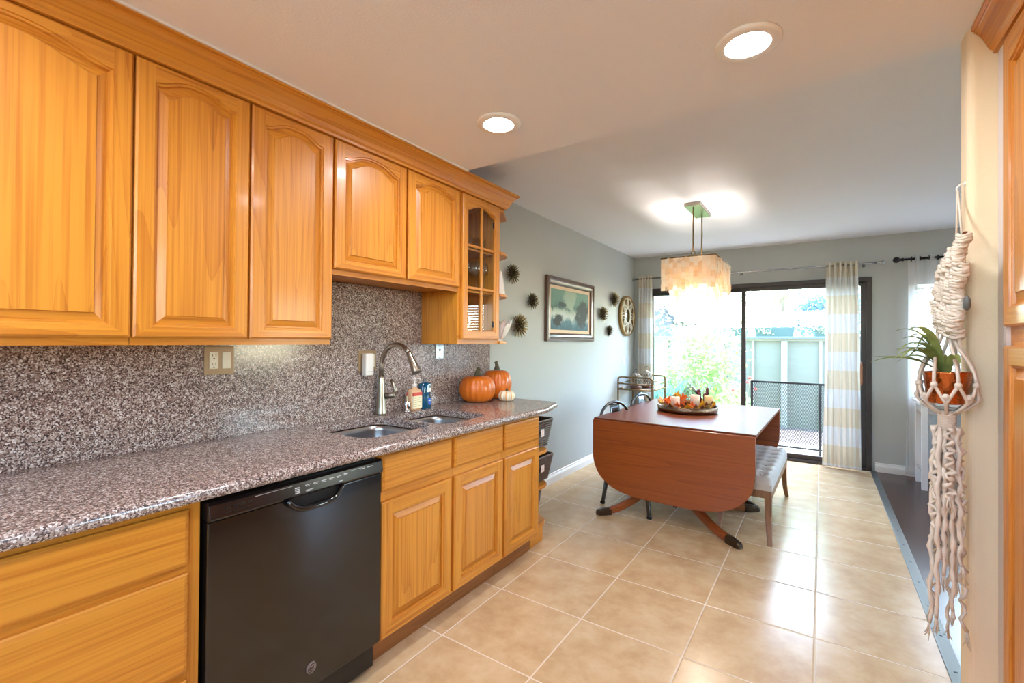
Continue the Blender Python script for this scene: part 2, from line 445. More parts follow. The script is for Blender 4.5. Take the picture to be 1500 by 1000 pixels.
def painting_mat():
    """a generic stormy seascape"""
    m, t, p = newmat('seascape_canvas')
    tc = t.nodes.new('ShaderNodeTexCoord'); s = t.nodes.new('ShaderNodeSeparateXYZ')
    t.links.new(tc.outputs['Object'], s.inputs[0])
    n = t.nodes.new('ShaderNodeTexNoise'); n.inputs['Scale'].default_value = 9; n.inputs['Detail'].default_value = 8; n.inputs['Roughness'].default_value = 0.78
    t.links.new(tc.outputs['Object'], n.inputs['Vector'])
    nn = math_node(t, 'MULTIPLY', math_node(t, 'SUBTRACT', n.outputs[0], 0.5), 0.24)
    z = math_node(t, 'ADD', s.outputs[2], nn)                     # z from -0.2 to 0.2
    r = ramp(t, [(0.0, (36, 70, 88)), (0.24, (74, 112, 124)), (0.36, (186, 200, 196)), (0.46, (168, 184, 172)), (0.56, (58, 90, 86)), (0.68, (84, 122, 112)), (0.9, (106, 142, 130))])
    t.links.new(math_node(t, 'ADD', math_node(t, 'MULTIPLY', z, 2.3), 0.5), r.inputs[0])
    def blob(cy, cz, ry, rz):
        a = math_node(t, 'DIVIDE', math_node(t, 'SUBTRACT', s.outputs[1], cy), ry)
        b = math_node(t, 'DIVIDE', math_node(t, 'SUBTRACT', s.outputs[2], cz), rz)
        d = math_node(t, 'ADD', math_node(t, 'POWER', math_node(t, 'ABSOLUTE', a), 2.0), math_node(t, 'POWER', math_node(t, 'ABSOLUTE', b), 2.0))
        d = math_node(t, 'ADD', d, math_node(t, 'MULTIPLY', nn, 17))
        c = t.nodes.new('ShaderNodeClamp'); t.links.new(math_node(t, 'MULTIPLY', math_node(t, 'SUBTRACT', 1.0, d), 2.0), c.inputs[0])
        return c.outputs[0]
    last = r.outputs[0]
    for (cy, cz, ry, rz, c) in ((-0.02, 0.12, 0.16, 0.17, (142, 164, 148)), (0.27, -0.02, 0.17, 0.15, (38, 46, 48)), (-0.26, -0.11, 0.10, 0.07, (32, 38, 42)), (-0.18, 0.05, 0.10, 0.03, (40, 62, 62))):
        mx = t.nodes.new('ShaderNodeMix'); mx.data_type = 'RGBA'
        t.links.new(blob(cy, cz, ry, rz), mx.inputs['Factor']); t.links.new(last, mx.inputs['A']); mx.inputs['B'].default_value = lin(c)
        last = mx.outputs['Result']
    t.links.new(last, p.inputs['Base Color']); p.inputs['Roughness'].default_value = 0.6; p.inputs['Specular IOR Level'].default_value = 0.2
    return m
CANVAS = painting_mat()

def spike_mat():
    """dark at the middle of the burst, gold at the tips"""
    m, t, p = newmat('burst_spikes_gold_tipped')
    tc = t.nodes.new('ShaderNodeTexCoord'); ln = t.nodes.new('ShaderNodeVectorMath'); ln.operation = 'LENGTH'
    t.links.new(tc.outputs['Object'], ln.inputs[0])
    r = ramp(t, [(0.25, (40, 34, 28)), (0.6, (96, 82, 56)), (1.0, (190, 168, 120))])
    t.links.new(math_node(t, 'MULTIPLY', ln.outputs['Value'], 9.0), r.inputs[0])
    t.links.new(r.outputs[0], p.inputs['Base Color']); p.inputs['Roughness'].default_value = 0.4; p.inputs['Metallic'].default_value = 0.5
    return m
SPIKES = spike_mat()

# ------------------------------------------------------------------ mesh helpers
ORG = {}          # world origin of things
class MB:
    def __init__(s):
        s.v = []; s.f = []; s.m = []; s.sm = []
    def face(s, idx, mat=0, smooth=False):
        s.f.append(tuple(idx)); s.m.append(mat); s.sm.append(smooth)
    def add(s, verts, faces, mat=0, smooth=False):
        b = len(s.v); s.v += [tuple(v) for v in verts]
        for f in faces: s.face([b + i for i in f], mat, smooth)
        return s
    def box(s, x0, x1, y0, y1, z0, z1, mat=0):
        v = [(x0, y0, z0), (x1, y0, z0), (x1, y1, z0), (x0, y1, z0), (x0, y0, z1), (x1, y0, z1), (x1, y1, z1), (x0, y1, z1)]
        return s.add(v, [(0, 3, 2, 1), (4, 5, 6, 7), (0, 1, 5, 4), (1, 2, 6, 5), (2, 3, 7, 6), (3, 0, 4, 7)], mat)
    def prism(s, poly, axis, a, b, mat=0, smooth=False):
        """poly: 2-D points in the two other axes (in xyz order), extruded along axis from a to b"""
        def P(p, t):
            if axis == 0: return (t, p[0], p[1])
            if axis == 1: return (p[0], t, p[1])
            return (p[0], p[1], t)
        n = len(poly)
        v = [P(p, a) for p in poly] + [P(p, b) for p in poly]
        base = len(s.v); s.v += v
        s.face([base + i for i in range(n)][::-1], mat); s.face([base + n + i for i in range(n)], mat)
        for i in range(n):
            j = (i + 1) % n
            s.face((base + i, base + j, base + n + j, base + n + i), mat, smooth)
        return s
    def tube(s, pts, r, n=8, mat=0, closed=False, caps=True, smooth=True, flat=1.0):
        pts = [Vector(p) for p in pts]; k = len(pts)
        rr = r if isinstance(r, (list, tuple)) else [r] * k
        base = len(s.v); prev = None
        for i, p in enumerate(pts):
            if closed: d = pts[(i + 1) % k] - pts[i - 1]
            else: d = pts[min(i + 1, k - 1)] - pts[max(i - 1, 0)]
            if d.length < 1e-9: d = Vector((0, 0, 1))
            d.normalize()
            if prev is None:
                a = Vector((0, 0, 1)) if abs(d.z) < 0.9 else Vector((1, 0, 0))
                nx = d.cross(a).normalized()
            else:
                nx = (prev - d * prev.dot(d))
                nx = nx.normalized() if nx.length > 1e-6 else d.orthogonal().normalized()
            prev = nx; ny = d.cross(nx)
            for j in range(n):
                t = 2 * PI * j / n
                s.v.append(tuple(p + (nx * math.cos(t) + ny * math.sin(t) * flat) * rr[i]))
        for i in range(k if closed else k - 1):
            for j in range(n):
                a0 = base + i * n; a1 = base + ((i + 1) % k) * n; j2 = (j + 1) % n
                s.face((a0 + j, a0 + j2, a1 + j2, a1 + j), mat, smooth)
        if caps and not closed:
            s.face([base + j for j in range(n)][::-1], mat); s.face([base + (k - 1) * n + j for j in range(n)], mat)
        return s
    def lathe(s, prof, c=(0, 0, 0), n=24, mat=0, axis=2, smooth=True, fn=None):
        """prof: (radius, height) list; axis 0/1/2"""
        base = len(s.v); k = len(prof)
        for (r, h) in prof:
            for j in range(n):
                t = 2 * PI * j / n
                q = r * (fn(t, h) if fn else 1.0)
                a, b = q * math.cos(t), q * math.sin(t)
                p = {2: (a, b, h), 0: (h, a, b), 1: (a, h, b)}[axis]
                s.v.append((c[0] + p[0], c[1] + p[1], c[2] + p[2]))
        for i in range(k - 1):
            for j in range(n):
                j2 = (j + 1) % n
                s.face((base + i * n + j, base + i * n + j2, base + (i + 1) * n + j2, base + (i + 1) * n + j), mat, smooth)
        if prof[0][0] > 1e-5: s.face([base + j for j in range(n)][::-1], mat)
        if prof[-1][0] > 1e-5: s.face([base + (k - 1) * n + j for j in range(n)], mat)
        return s
    def ball(s, c, r, n=10, mat=0, sq=(1, 1, 1)):
        prof = [(r * math.sin(PI * i / n), -r * math.cos(PI * i / n)) for i in range(n + 1)]
        b = len(s.v); s.lathe(prof, (0, 0, 0), n + 2, mat)
        for i in range(b, len(s.v)):
            x, y, z = s.v[i]; s.v[i] = (c[0] + x * sq[0], c[1] + y * sq[1], c[2] + z * sq[2])
        return s
    def grid(s, fn, nu, nv, mat=0, smooth=True):
        base = len(s.v)
        for i in range(nu + 1):
            for j in range(nv + 1): s.v.append(tuple(fn(i / nu, j / nv)))
        for i in range(nu):
            for j in range(nv):
                a = base + i * (nv + 1) + j
                s.face((a, a + nv + 1, a + nv + 2, a + 1), mat, smooth)
        return s
    def xform(s, M, start=0):
        for i in range(start, len(s.v)): s.v[i] = tuple(M @ Vector(s.v[i]))
        return s
    def build(s, name, mats, parent=None, bevel=0, seg=2, local=False, sub=0, weld=False, recalc=True):
        me = bpy.data.meshes.new(name)
        org = Vector((0, 0, 0))
        if parent is not None and not local: org = ORG[parent.name]
        me.from_pydata([tuple(Vector(v) - org) for v in s.v], [], s.f)
        if not isinstance(mats, (list, tuple)): mats = [mats]
        for m in mats: me.materials.append(m)
        me.polygons.foreach_set('material_index', s.m); me.polygons.foreach_set('use_smooth', s.sm)
        if recalc or weld:
            bm = bmesh.new(); bm.from_mesh(me)
            if weld: bmesh.ops.remove_doubles(bm, verts=bm.verts, dist=1e-5)
            bmesh.ops.recalc_face_normals(bm, faces=bm.faces)
            bm.to_mesh(me); bm.free()
        o = bpy.data.objects.new(name, me); COL.objects.link(o)
        if parent is not None: o.parent = parent
        ORG[o.name] = org
        if bevel:
            b = o.modifiers.new('bevel', 'BEVEL'); b.width = bevel; b.segments = seg; b.limit_method = 'ANGLE'; b.angle_limit = math.radians(40)
        if sub:
            sb = o.modifiers.new('subdivision', 'SUBSURF'); sb.levels = sub; sb.render_levels = sub
        return o

def tag(o, label, cat, group=None, kind=None):
    o['label'] = label; o['category'] = cat
    if group: o['group'] = group
    if kind: o['kind'] = kind
    return o
def thing(name, label, cat, loc=(0, 0, 0), group=None, rz=0.0):
    o = bpy.data.objects.new(name, None); COL.objects.link(o)
    o.empty_display_size = 0.05
    o.location = loc; o.rotation_euler = (0, 0, rz)
    ORG[o.name] = Vector(loc)
    return tag(o, label, cat, group)
def struct(o):
    o['kind'] = 'structure'; return o
def copy_tree(o, parent=None):
    c = o.copy(); COL.objects.link(c)
    ORG[c.name] = ORG[o.name].copy()
    if parent is not None: c.parent = parent
    for ch in list(o.children): copy_tree(ch, c)
    return c
def arc(cx, cy, r, a0, a1, n):
    return [(cx + r * math.cos(a0 + (a1 - a0) * i / n), cy + r * math.sin(a0 + (a1 - a0) * i / n)) for i in range(n + 1)]
def bez(p0, p1, p2, p3, n=12):
    p0, p1, p2, p3 = map(Vector, (p0, p1, p2, p3)); out = []
    for i in range(n + 1):
        t = i / n; u = 1 - t
        out.append(p0 * u ** 3 + p1 * 3 * u * u * t + p2 * 3 * u * t * t + p3 * t ** 3)
    return out

# ================================================================== the room
WX, FY, CZ, KZ, KY = -2.075, 6.04, 2.43, 2.285, 2.04       # left wall, far wall, dining ceiling, kitchen ceiling, where it ends
SX = 0.372                                                  # left end of the partition wall
LX = 4.6                                                    # right wall of the living room
BY = -2.3                                                   # wall behind the kitchen
b = MB().box(WX - 0.12, 0.447, KY, FY + 0.12, -0.1, 0); b.box(WX - 0.12, 1.15, BY - 0.1, KY, -0.1, 0)
struct(b.build('floor_tile', TILE))
struct(MB().box(0.47, LX + 0.1, 2.04, FY + 0.12, -0.1, 0).build('floor_wood', PLANKS))
b = MB().box(0.424, 0.474, 2.04, FY, -0.1, 0.006)
st = b.build('trim_1', STRIPM, bevel=0.003); struct(st)
sc_ = MB()
for i in range(14):
    sc_.lathe([(0.0, 0.0075), (0.006, 0.0065), (0.0065, 0.006)], (0.449, 2.25 + i * 0.28, 0), 10)
sc_.build('screw_heads', RAILM, st)
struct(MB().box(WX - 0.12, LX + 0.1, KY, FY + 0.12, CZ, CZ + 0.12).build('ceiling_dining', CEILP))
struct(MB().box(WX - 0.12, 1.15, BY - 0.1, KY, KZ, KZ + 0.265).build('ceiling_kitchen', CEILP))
struct(MB().box(WX - 0.12, WX, BY - 0.1, FY + 0.12, 0, CZ).build('wall_left', WALLP))
# far wall with the sliding door and the living-room window left open
DX0, DX1, DZ = -1.93, 0.434, 2.005
W0, W1, WZ0, WZ1 = 0.76, 2.3, 0.80, 1.95
b = MB()
for (x0, x1, z0, z1) in ((WX - 0.12, DX0, 0, CZ), (DX0, DX1, DZ, CZ), (DX1, W0, 0, CZ), (W0, W1, 0, WZ0), (W0, W1, WZ1, CZ), (W1, LX + 0.1, 0, CZ)):
    b.box(x0, x1, FY, FY + 0.12, z0, z1)
struct(b.build('wall_far', WALLP))
b = MB()
for (y0, y1, z0, z1) in ((1.95, 2.9, 0, CZ), (2.9, 5.3, 0, 0.85), (2.9, 5.3, 2.1, CZ), (5.3, FY + 0.12, 0, CZ)):
    b.box(LX, LX + 0.1, y0, y1, z0, z1)
struct(b.build('wall_living', WALLP))
# partition with a bull-nosed end
poly = [(LX, 2.05), (LX, 1.95)] + arc(SX + 0.022, 1.972, 0.022, -PI / 2, -PI, 6) + arc(SX + 0.022, 2.028, 0.022, PI, PI / 2, 6)
struct(MB().prism(poly, 2, 0, CZ, 0, False).build('wall_right', STUBP))
b = MB()
for (y0, y1, z0, z1) in ((BY, -1.7, 0, KZ), (-1.7, -0.5, 0, 0.95), (-1.7, -0.5, 2.12, KZ), (-0.5, 1.95, 0, KZ)):
    b.box(1.05, 1.15, y0, y1, z0, z1)
struct(b.build('wall_kitchen', WALLP))
b = MB()
for (x0, x1, z0, z1) in ((WX, -1.9, 0, KZ), (-1.9, 0.9, 0, 1.70), (-1.9, 0.9, 2.22, KZ), (0.9, 1.05, 0, KZ)):
    b.box(x0, x1, BY - 0.1, BY, z0, z1)
struct(b.build('wall_back', WALLP))
def baseboard(name, x0, x1, y0, y1, along):
    prof = [(0, 0), (0.016, 0), (0.016, 0.055), (0.011, 0.068), (0.006, 0.075), (0.006, 0.088), (0, 0.092)]
    b = MB()
    if along == 'y': b.prism([(x0 + p[0], p[1]) for p in prof], 1, y0, y1)
    else: b.prism([(y0 - p[0], p[1]) for p in prof], 0, x0, x1)
    return struct(b.build(name, WHITEP))
baseboard('baseboard_left', WX, 0, 2.72, FY, 'y')
baseboard('baseboard_far', DX1 + 0.03, LX, FY, 0, 'x')
baseboard('baseboard_corner', WX, DX0 - 0.02, FY, 0, 'x')

# ------------------------------------------------------------------ sliding door
d = thing('door_1', 'dark bronze framed sliding glass door to the garden', 'door', (DX0, FY, 0)); d['kind'] = 'structure'
for (nm, bx) in (('head_frame', (DX0, DX1, FY - 0.03, FY + 0.11, DZ - 0.045, DZ)), ('side_frame', (DX0, DX0 + 0.045, FY - 0.03, FY + 0.11, 0, DZ - 0.045)),
                 ('side_frame', (DX1 - 0.045, DX1, FY - 0.03, FY + 0.11, 0, DZ - 0.045)), ('sill_track', (DX0 + 0.045, DX1 - 0.045, FY - 0.03, FY + 0.11, 0.0, 0.03))):
    MB().box(*bx).build(nm, DARKM, d, bevel=0.003)
def sash(name, x0, x1, y0, y1):
    z0, z1, w = 0.03, DZ - 0.045, 0.048
    b = MB().box(x0, x0 + w, y0, y1, z0, z1).box(x1 - w, x1, y0, y1, z0, z1).box(x0 + w, x1 - w, y0, y1, z0, z0 + 0.05).box(x0 + w, x1 - w, y0, y1, z1 - 0.042, z1)
    o = b.build(name, DARKM, d, bevel=0.003)
    ym = (y0 + y1) / 2
    MB().add([(x0 + w, ym, z0 + 0.05), (x1 - w, ym, z0 + 0.05), (x1 - w, ym, z1 - 0.042), (x0 + w, ym, z1 - 0.042)], [(0, 1, 2, 3)]).build('glass_pane', GLASS, o)
    return o
sash('fixed_panel', DX0 + 0.045, -0.745, FY + 0.055, FY + 0.095)
sl = sash('sliding_panel', -0.785, DX1 - 0.045, FY + 0.0, FY + 0.04)
hb = MB().tube(bez((0.345, FY - 0.005, 0.885), (0.345, FY - 0.06, 0.89), (0.345, FY - 0.06, 1.11), (0.345, FY - 0.005, 1.115), 10), 0.012, 8)
hb.box(0.335, 0.357, FY - 0.055, FY - 0.032, 0.90, 1.10)
hb.build('door_pull', plain('pull_wood', (150, 96, 62), 0.4), sl, bevel=0.003)
MB().box(0.365, 0.385, FY - 0.012, FY + 0.0, 0.93, 1.07).build('latch_plate', DARKM, sl)

# living-room window
w = thing('window_1', 'white framed living room window behind sheer curtain', 'window', (W0, FY, WZ0)); w['kind'] = 'structure'
b = MB()
for (x0, x1, z0, z1) in ((W0, W1, WZ1 - 0.04, WZ1), (W0, W1, WZ0, WZ0 + 0.04), (W0, W0 + 0.04, WZ0 + 0.04, WZ1 - 0.04), (W1 - 0.04, W1, WZ0 + 0.04, WZ1 - 0.04), (1.51, 1.55, WZ0 + 0.04, WZ1 - 0.04)):
    b.box(x0, x1, FY + 0.05, FY + 0.1, z0, z1)
b.build('window_frame', WHITEP, w)
MB().add([(W0, FY + 0.075, WZ0), (W1, FY + 0.075, WZ0), (W1, FY + 0.075, WZ1), (W0, FY + 0.075, WZ1)], [(0, 1, 2, 3)]).build('glass_pane', GLASS, w)
bl = MB()
n = 26
for i in range(n):
    z = WZ0 + 0.03 + i * (WZ1 - WZ0 - 0.07) / (n - 1)
    bl.prism([(FY + 0.008, z - 0.010), (FY + 0.010, z - 0.012), (FY + 0.042, z + 0.010), (FY + 0.040, z + 0.012)], 0, W0 + 0.01, W1 - 0.01)
t = thing('window_blind', 'white horizontal slat blind in the living room window behind the sheer curtain', 'blind', (W0, FY + 0.02, WZ1))
bl.build('slats', BLINDW, t)
MB().box(W0 + 0.005, W1 - 0.005, FY + 0.004, FY + 0.046, WZ1 - 0.035, WZ1 - 0.002).build('head_rail', BLINDW, t)

# unseen windows added at the kitchen rear and living-room side to bring daylight in
def added_window(name, axis, pos, a0, a1, z0, z1, label):
    w = thing(name, label, 'window', (pos, a0, z0) if axis == 'x' else (a0, pos, z0)); w['kind'] = 'structure'
    f = MB(); g = MB()
    def bx(m, a, b_, c, d_, t0, t1):
        if axis == 'x': m.box(pos + t0, pos + t1, a, b_, c, d_)
        else: m.box(a, b_, pos + t0, pos + t1, c, d_)
    k = 0.045; mid = (a0 + a1) / 2
    for q in ((a0, a1, z0, z0 + k), (a0, a1, z1 - k, z1), (a0, a0 + k, z0 + k, z1 - k), (a1 - k, a1, z0 + k, z1 - k), (mid - k / 2, mid + k / 2, z0 + k, z1 - k)):
        bx(f, *q, -0.025, 0.025)
    if axis == 'x': g.add([(pos, a0, z0), (pos, a1, z0), (pos, a1, z1), (pos, a0, z1)], [(0, 1, 2, 3)])
    else: g.add([(a0, pos, z0), (a1, pos, z0), (a1, pos, z1), (a0, pos, z1)], [(0, 1, 2, 3)])
    f.build('window_frame', WHITEP, w); g.build('glass_pane', GLASS, w)
added_window('added_window_2', 'x', LX + 0.05, 2.9, 5.3, 0.85, 2.1, 'added unseen wide living room side window with white frame')
added_window('added_window_3', 'x', 1.10, -1.7, -0.5, 0.95, 2.12, 'added unseen white framed kitchen window behind the pantry side')
added_window('added_window_4', 'y', BY - 0.05, -1.9, 0.9, 1.70, 2.22, 'added unseen high strip window on the kitchen rear wall')

# ================================================================== kitchen cabinets
def door_mesh(y0, y1, z0, z1, xf, th=0.02, stile=0.052, rise=0.0, facing=1, panel=True, rail=None, toprail=None):
    """framed door in the yz plane; front at xf facing +x (facing=1) or -x.  returns (frame MB, panel MB)"""
    W, H = y1 - y0, z1 - z0
    rail = rail or stile
    toprail = toprail or rail
    N = 24
    xb = xf - facing * th
    def archz(u, d):
        if rise <= 0: return H - toprail - d
        t = min(1, abs(u - W / 2) / (W / 2 - stile))
        return H - toprail - rise + rise * 0.5 * (1 + math.cos(PI * min(1, t ** 1.45))) - d
    def loop(d):
        l, r_ = stile + d, W - stile - d
        pts = [(l, rail + d), (r_, rail + d)]
        for i in range(N + 1):
            u = r_ + (l - r_) * i / N
            uu = (W - stile) + (2 * stile - W) * i / N
            pts.append((u, archz(uu, d)))
        return pts
    def P(u, v, dep): return (xf - facing * dep, y0 + u, z0 + v)
    f = MB()
    e = 0.006                                            # eased outer edge
    L = loop(0)
    # front strips
    def quad(a, mat): f.add([P(*q) for q in a], [(0, 1, 2, 3)], mat)
    quad([(e, e, 0), (stile, rail, 0), (stile, L[-1][1], 0), (e, H - e, 0)], 0)
    quad([(W - stile, rail, 0), (W - e, e, 0), (W - e, H - e, 0), (W - stile, L[2][1], 0)], 0)
    quad([(e, e, 0), (W - e, e, 0), (W - stile, rail, 0), (stile, rail, 0)], 1)
    for i in range(N):
        u0, u1 = L[2 + i][0], L[3 + i][0]
        quad([(u1, L[3 + i][1], 0), (u0, L[2 + i][1], 0), (u0, H - e, 0), (u1, H - e, 0)], 1)
    quad([(e, H - e, 0), (stile, L[-1][1], 0), (stile, H - e, 0), (e, H - e, 0.0)], 0)
    quad([(W - stile, L[2][1], 0), (W - e, H - e, 0), (W - stile, H - e, 0), (W - stile, L[2][1], 0)], 0)
    o0 = [(e, e), (W - e, e), (W - e, H - e), (e, H - e)]; o1 = [(0, 0), (W, 0), (W, H), (0, H)]
    for i in range(4):
        j = (i + 1) % 4; mt = 1 if i in (0, 2) else 0
        quad([(*o0[i], 0), (*o0[j], 0), (*o1[j], 0.005), (*o1[i], 0.005)], mt)
        quad([(*o1[i], 0.005), (*o1[j], 0.005), (*o1[j], th), (*o1[i], th)], mt)
    def bridge(m, A, da, B, db, sm=False):
        n = len(A)
        base = len(m.v); m.v += [P(*p, da) for p in A] + [P(*p, db) for p in B]
        for i in range(n):
            j = (i + 1) % n
            m.face((base + i, base + j, base + n + j, base + n + i), 1 if (i == 0 or (2 <= i <= N + 1)) else 0, sm)
    prof = [(0, 0), (0.0015, 0.005), (0.0075, 0.0055), (0.010, 0.013)]
    for (a, da), (c, dc) in zip(prof, prof[1:]): bridge(f, loop(a), da, loop(c), dc)
    if not panel:
        bridge(f, loop(0.010), 0.013, loop(0.010), th)
        bridge(f, loop(0.010), th, o_loop(W, H, N), th)
        return f, None, loop(0.010)
    p = MB()
    prof = [(0.010, 0.0135), (0.014, 0.0135), (0.036, 0.005), (0.0375, 0.0025)]
    for (a, da), (c, dc) in zip(prof, prof[1:]): bridge(p, loop(a), da, loop(c), dc)
    L = loop(0.038)
    zb = L[0][1]
    for i in range(N):
        p.add([P(*q, 0.0025) for q in ((L[3 + i][0], zb), (L[2 + i][0], zb), L[2 + i], L[3 + i])], [(0, 1, 2, 3)], 0)
    return f, p, None
def o_loop(W, H, N):
    return [(0, 0), (W, 0)] + [(W * (1 - i / N), H) for i in range(N + 1)]

def add_door(cab, name, *a, **k):
    f, p, _ = door_mesh(*a, **k)
    o = f.build(name, [OAK_Z, OAK_Y], cab, weld=True)
    if p: p.build('raised_panel', [OAK_Z, OAK_Y], o, weld=True)
    return o
def slab_front(cab, name, y0, y1, z0, z1, xf, th=0.02):
    e, m = 0.009, MB()
    prof = [(0, th), (0, 0.007), (0.004, 0.004), (0.012, 0.0)]
    def rect(d): return [(y0 + d, z0 + d), (y1 - d, z0 + d), (y1 - d, z1 - d), (y0 + d, z1 - d)]
    for (a, da), (c, dc) in zip(prof, prof[1:]):
        A, B_ = rect(a), rect(c); base = len(m.v)
        m.v += [(xf - da, *q) for q in A] + [(xf - dc, *q) for q in B_]
        for i in range(4):
            j = (i + 1) % 4; m.face((base + i, base + j, base + 4 + j, base + 4 + i))
    m.add([(xf, *q) for q in rect(0.012)], [(0, 1, 2, 3)])
    return m.build(name, OAK_Y, cab, weld=True)

UF, UD = -1.772, -1.75           # face frame and door planes of the wall cabinets
UT, UB, US = 2.20, 1.293, 1.600  # top, bottom, bottom of the short pair
def upper(name, label, y0, y1, zb, doors, group='oak wall cabinets above the counter'):
    c = thing(name, label, 'cabinet', (WX, y0, zb), group)
    g = 0.0008
    b = MB().box(WX + 0.001, UF - 0.018, y0 + g, y1 - g, zb + 0.012, UT, 0)
    b.build('cabinet_box', OAK_Z, c)
    # face frame
    f = MB()
    f.box(UF - 0.018, UF, y0 + g, y1 - g, zb, zb + 0.04, 1); f.box(UF - 0.018, UF, y0 + g, y1 - g, UT - 0.03, UT, 1)
    f.box(UF - 0.018, UF, y0 + g, y0 + 0.03, zb + 0.04, UT - 0.03, 0); f.box(UF - 0.018, UF, y1 - 0.03, y1 - g, zb + 0.04, UT - 0.03, 0)
    for (a, b_) in zip(doors, doors[1:]): f.box(UF - 0.018, UF, a[1] - 0.02, b_[0] + 0.02, zb + 0.04, UT - 0.03, 0)
    f.build('face_frame', [OAK_Z, OAK_Y], c)
    for (a, b_) in doors:
        wd = b_ - a
        add_door(c, 'door', a, b_, zb + 0.024, 2.187, UD, rise=min(0.046, 0.018 + 0.05 * wd), stile=0.048, rail=0.034, toprail=0.026)
    return c
upper('wall_cabinet', 'oak wall cabinet with one wide arched door, leftmost in view', -0.04, 0.5235, UB, [(-0.034, 0.5205)])
upper('wall_cabinet', 'tall oak wall cabinet with two arched doors above the double outlet', 0.5235, 1.2235, UB, [(0.5275, 0.8685), (0.876, 1.2190)])
upper('wall_cabinet', 'short oak wall cabinet with two arched doors above the sink', 1.2235, 2.066, US, [(1.2285, 1.6435), (1.6560, 2.0615)])
upper('wall_cabinet', 'oak wall cabinet with two arched doors further left, past the frame edge', -0.90, -0.04, UB, [(-0.895, -0.475), (-0.465, -0.045)])

# glass-fronted cabinet (hollow)
G0, G1 = 2.066, 2.470
gc = thing('glass_cabinet', 'oak wall cabinet with a six-pane glass door beside the short cabinets', 'cabinet', (WX, G0, UB))
b = MB()
b.box(WX + 0.001, UF - 0.018, G0 + 0.001, G0 + 0.016, UB, UT); b.box(WX + 0.001, UF - 0.018, G1 - 0.016, G1 - 0.001, UB, UT)
b.box(WX + 0.001, WX + 0.008, G0 + 0.016, G1 - 0.016, UB, UT)
b.build('side_panel', OAK_Z, gc)
MB().box(WX + 0.008, UF - 0.018, G0 + 0.016, G1 - 0.016, UB, UB + 0.02).build('bottom_panel', OAK_Y, gc)
MB().box(WX + 0.008, UF - 0.018, G0 + 0.016, G1 - 0.016, UT - 0.02, UT).build('top_panel', OAK_Y, gc)
for z in (1.625, 1.885):
    MB().box(WX + 0.008, UF - 0.03, G0 + 0.016, G1 - 0.016, z - 0.012, z).build('inner_shelf', OAK_Y, gc)
f = MB()
f.box(UF - 0.018, UF, G0 + 0.001, G1 - 0.001, UB, UB + 0.05, 1); f.box(UF - 0.018, UF, G0 + 0.001, G1 - 0.001, UT - 0.03, UT, 1)
f.box(UF - 0.018, UF, G0 + 0.001, G0 + 0.035, UB + 0.05, UT - 0.03, 0); f.box(UF - 0.018, UF, G1 - 0.03, G1 - 0.001, UB + 0.05, UT - 0.03, 0)
f.build('face_frame', [OAK_Z, OAK_Y], gc)
gd0, gd1, gz0, gz1 = 2.088, 2.462, 1.322, 2.187
fr, _, lp = door_mesh(gd0, gd1, gz0, gz1, UD, rise=0.038, stile=0.044, rail=0.045, toprail=0.040, panel=False)
gdoor = fr.build('glass_door', [OAK_Z, OAK_Y], gc, weld=True)
mid = (gd0 + gd1) / 2
MB().box(UD - 0.016, UD - 0.003, mid - 0.009, mid + 0.009, gz0 + 0.05, gz1 - 0.05).build('muntin', OAK_Z, gdoor, bevel=0.003)
for z in (1.633, 1.888):
    for (a, c_) in ((gd0 + 0.05, mid - 0.009), (mid + 0.009, gd1 - 0.05)):
        MB().box(UD - 0.016, UD - 0.004, a, c_, z - 0.008, z + 0.008).build('muntin', OAK_Y, gdoor, bevel=0.003)
MB().add([(UD - 0.014, gd0 + q[0], gz0 + q[1]) for q in lp], [tuple(range(len(lp)))]).build('glass_pane', GLASS, gdoor)
for z in (1.42, 2.06):
    MB().box(UD - 0.018, UD - 0.008, gd1 - 0.058, gd1 - 0.048, z - 0.02, z + 0.02).build('hinge', DARKM, gdoor)

# open quarter-round end shelves
es = thing('end_shelf_unit', 'oak open end shelf with three rounded shelves on the wall cabinet end', 'shelf', (WX, G1, UB))
MB().box(WX + 0.001, UF, G1, G1 + 0.012, UB, UT).build('side_panel', OAK_Z, es)
for z, rx in ((UB, 0.315), (1.606, 0.315), (1.885, 0.315)):
    poly = [(WX + 0.001, G1 + 0.012)] + [(WX + 0.001 + rx * math.cos(a), G1 + 0.012 + 0.24 * math.sin(a) ** 0.8) for a in [PI / 2 * i / 14 for i in range(15)]]
    MB().prism(poly, 2, z, z + 0.02).build('rounded_shelf', OAK_Y, es, bevel=0.004)
MB().prism([(WX + 0.001, G1 + 0.012), (UF, G1 + 0.012), (UF, G1 + 0.06), (-1.87, G1 + 0.235), (WX + 0.001, G1 + 0.235)], 2, UT - 0.035, UT - 0.011).build('top_panel', OAK_Y, es)

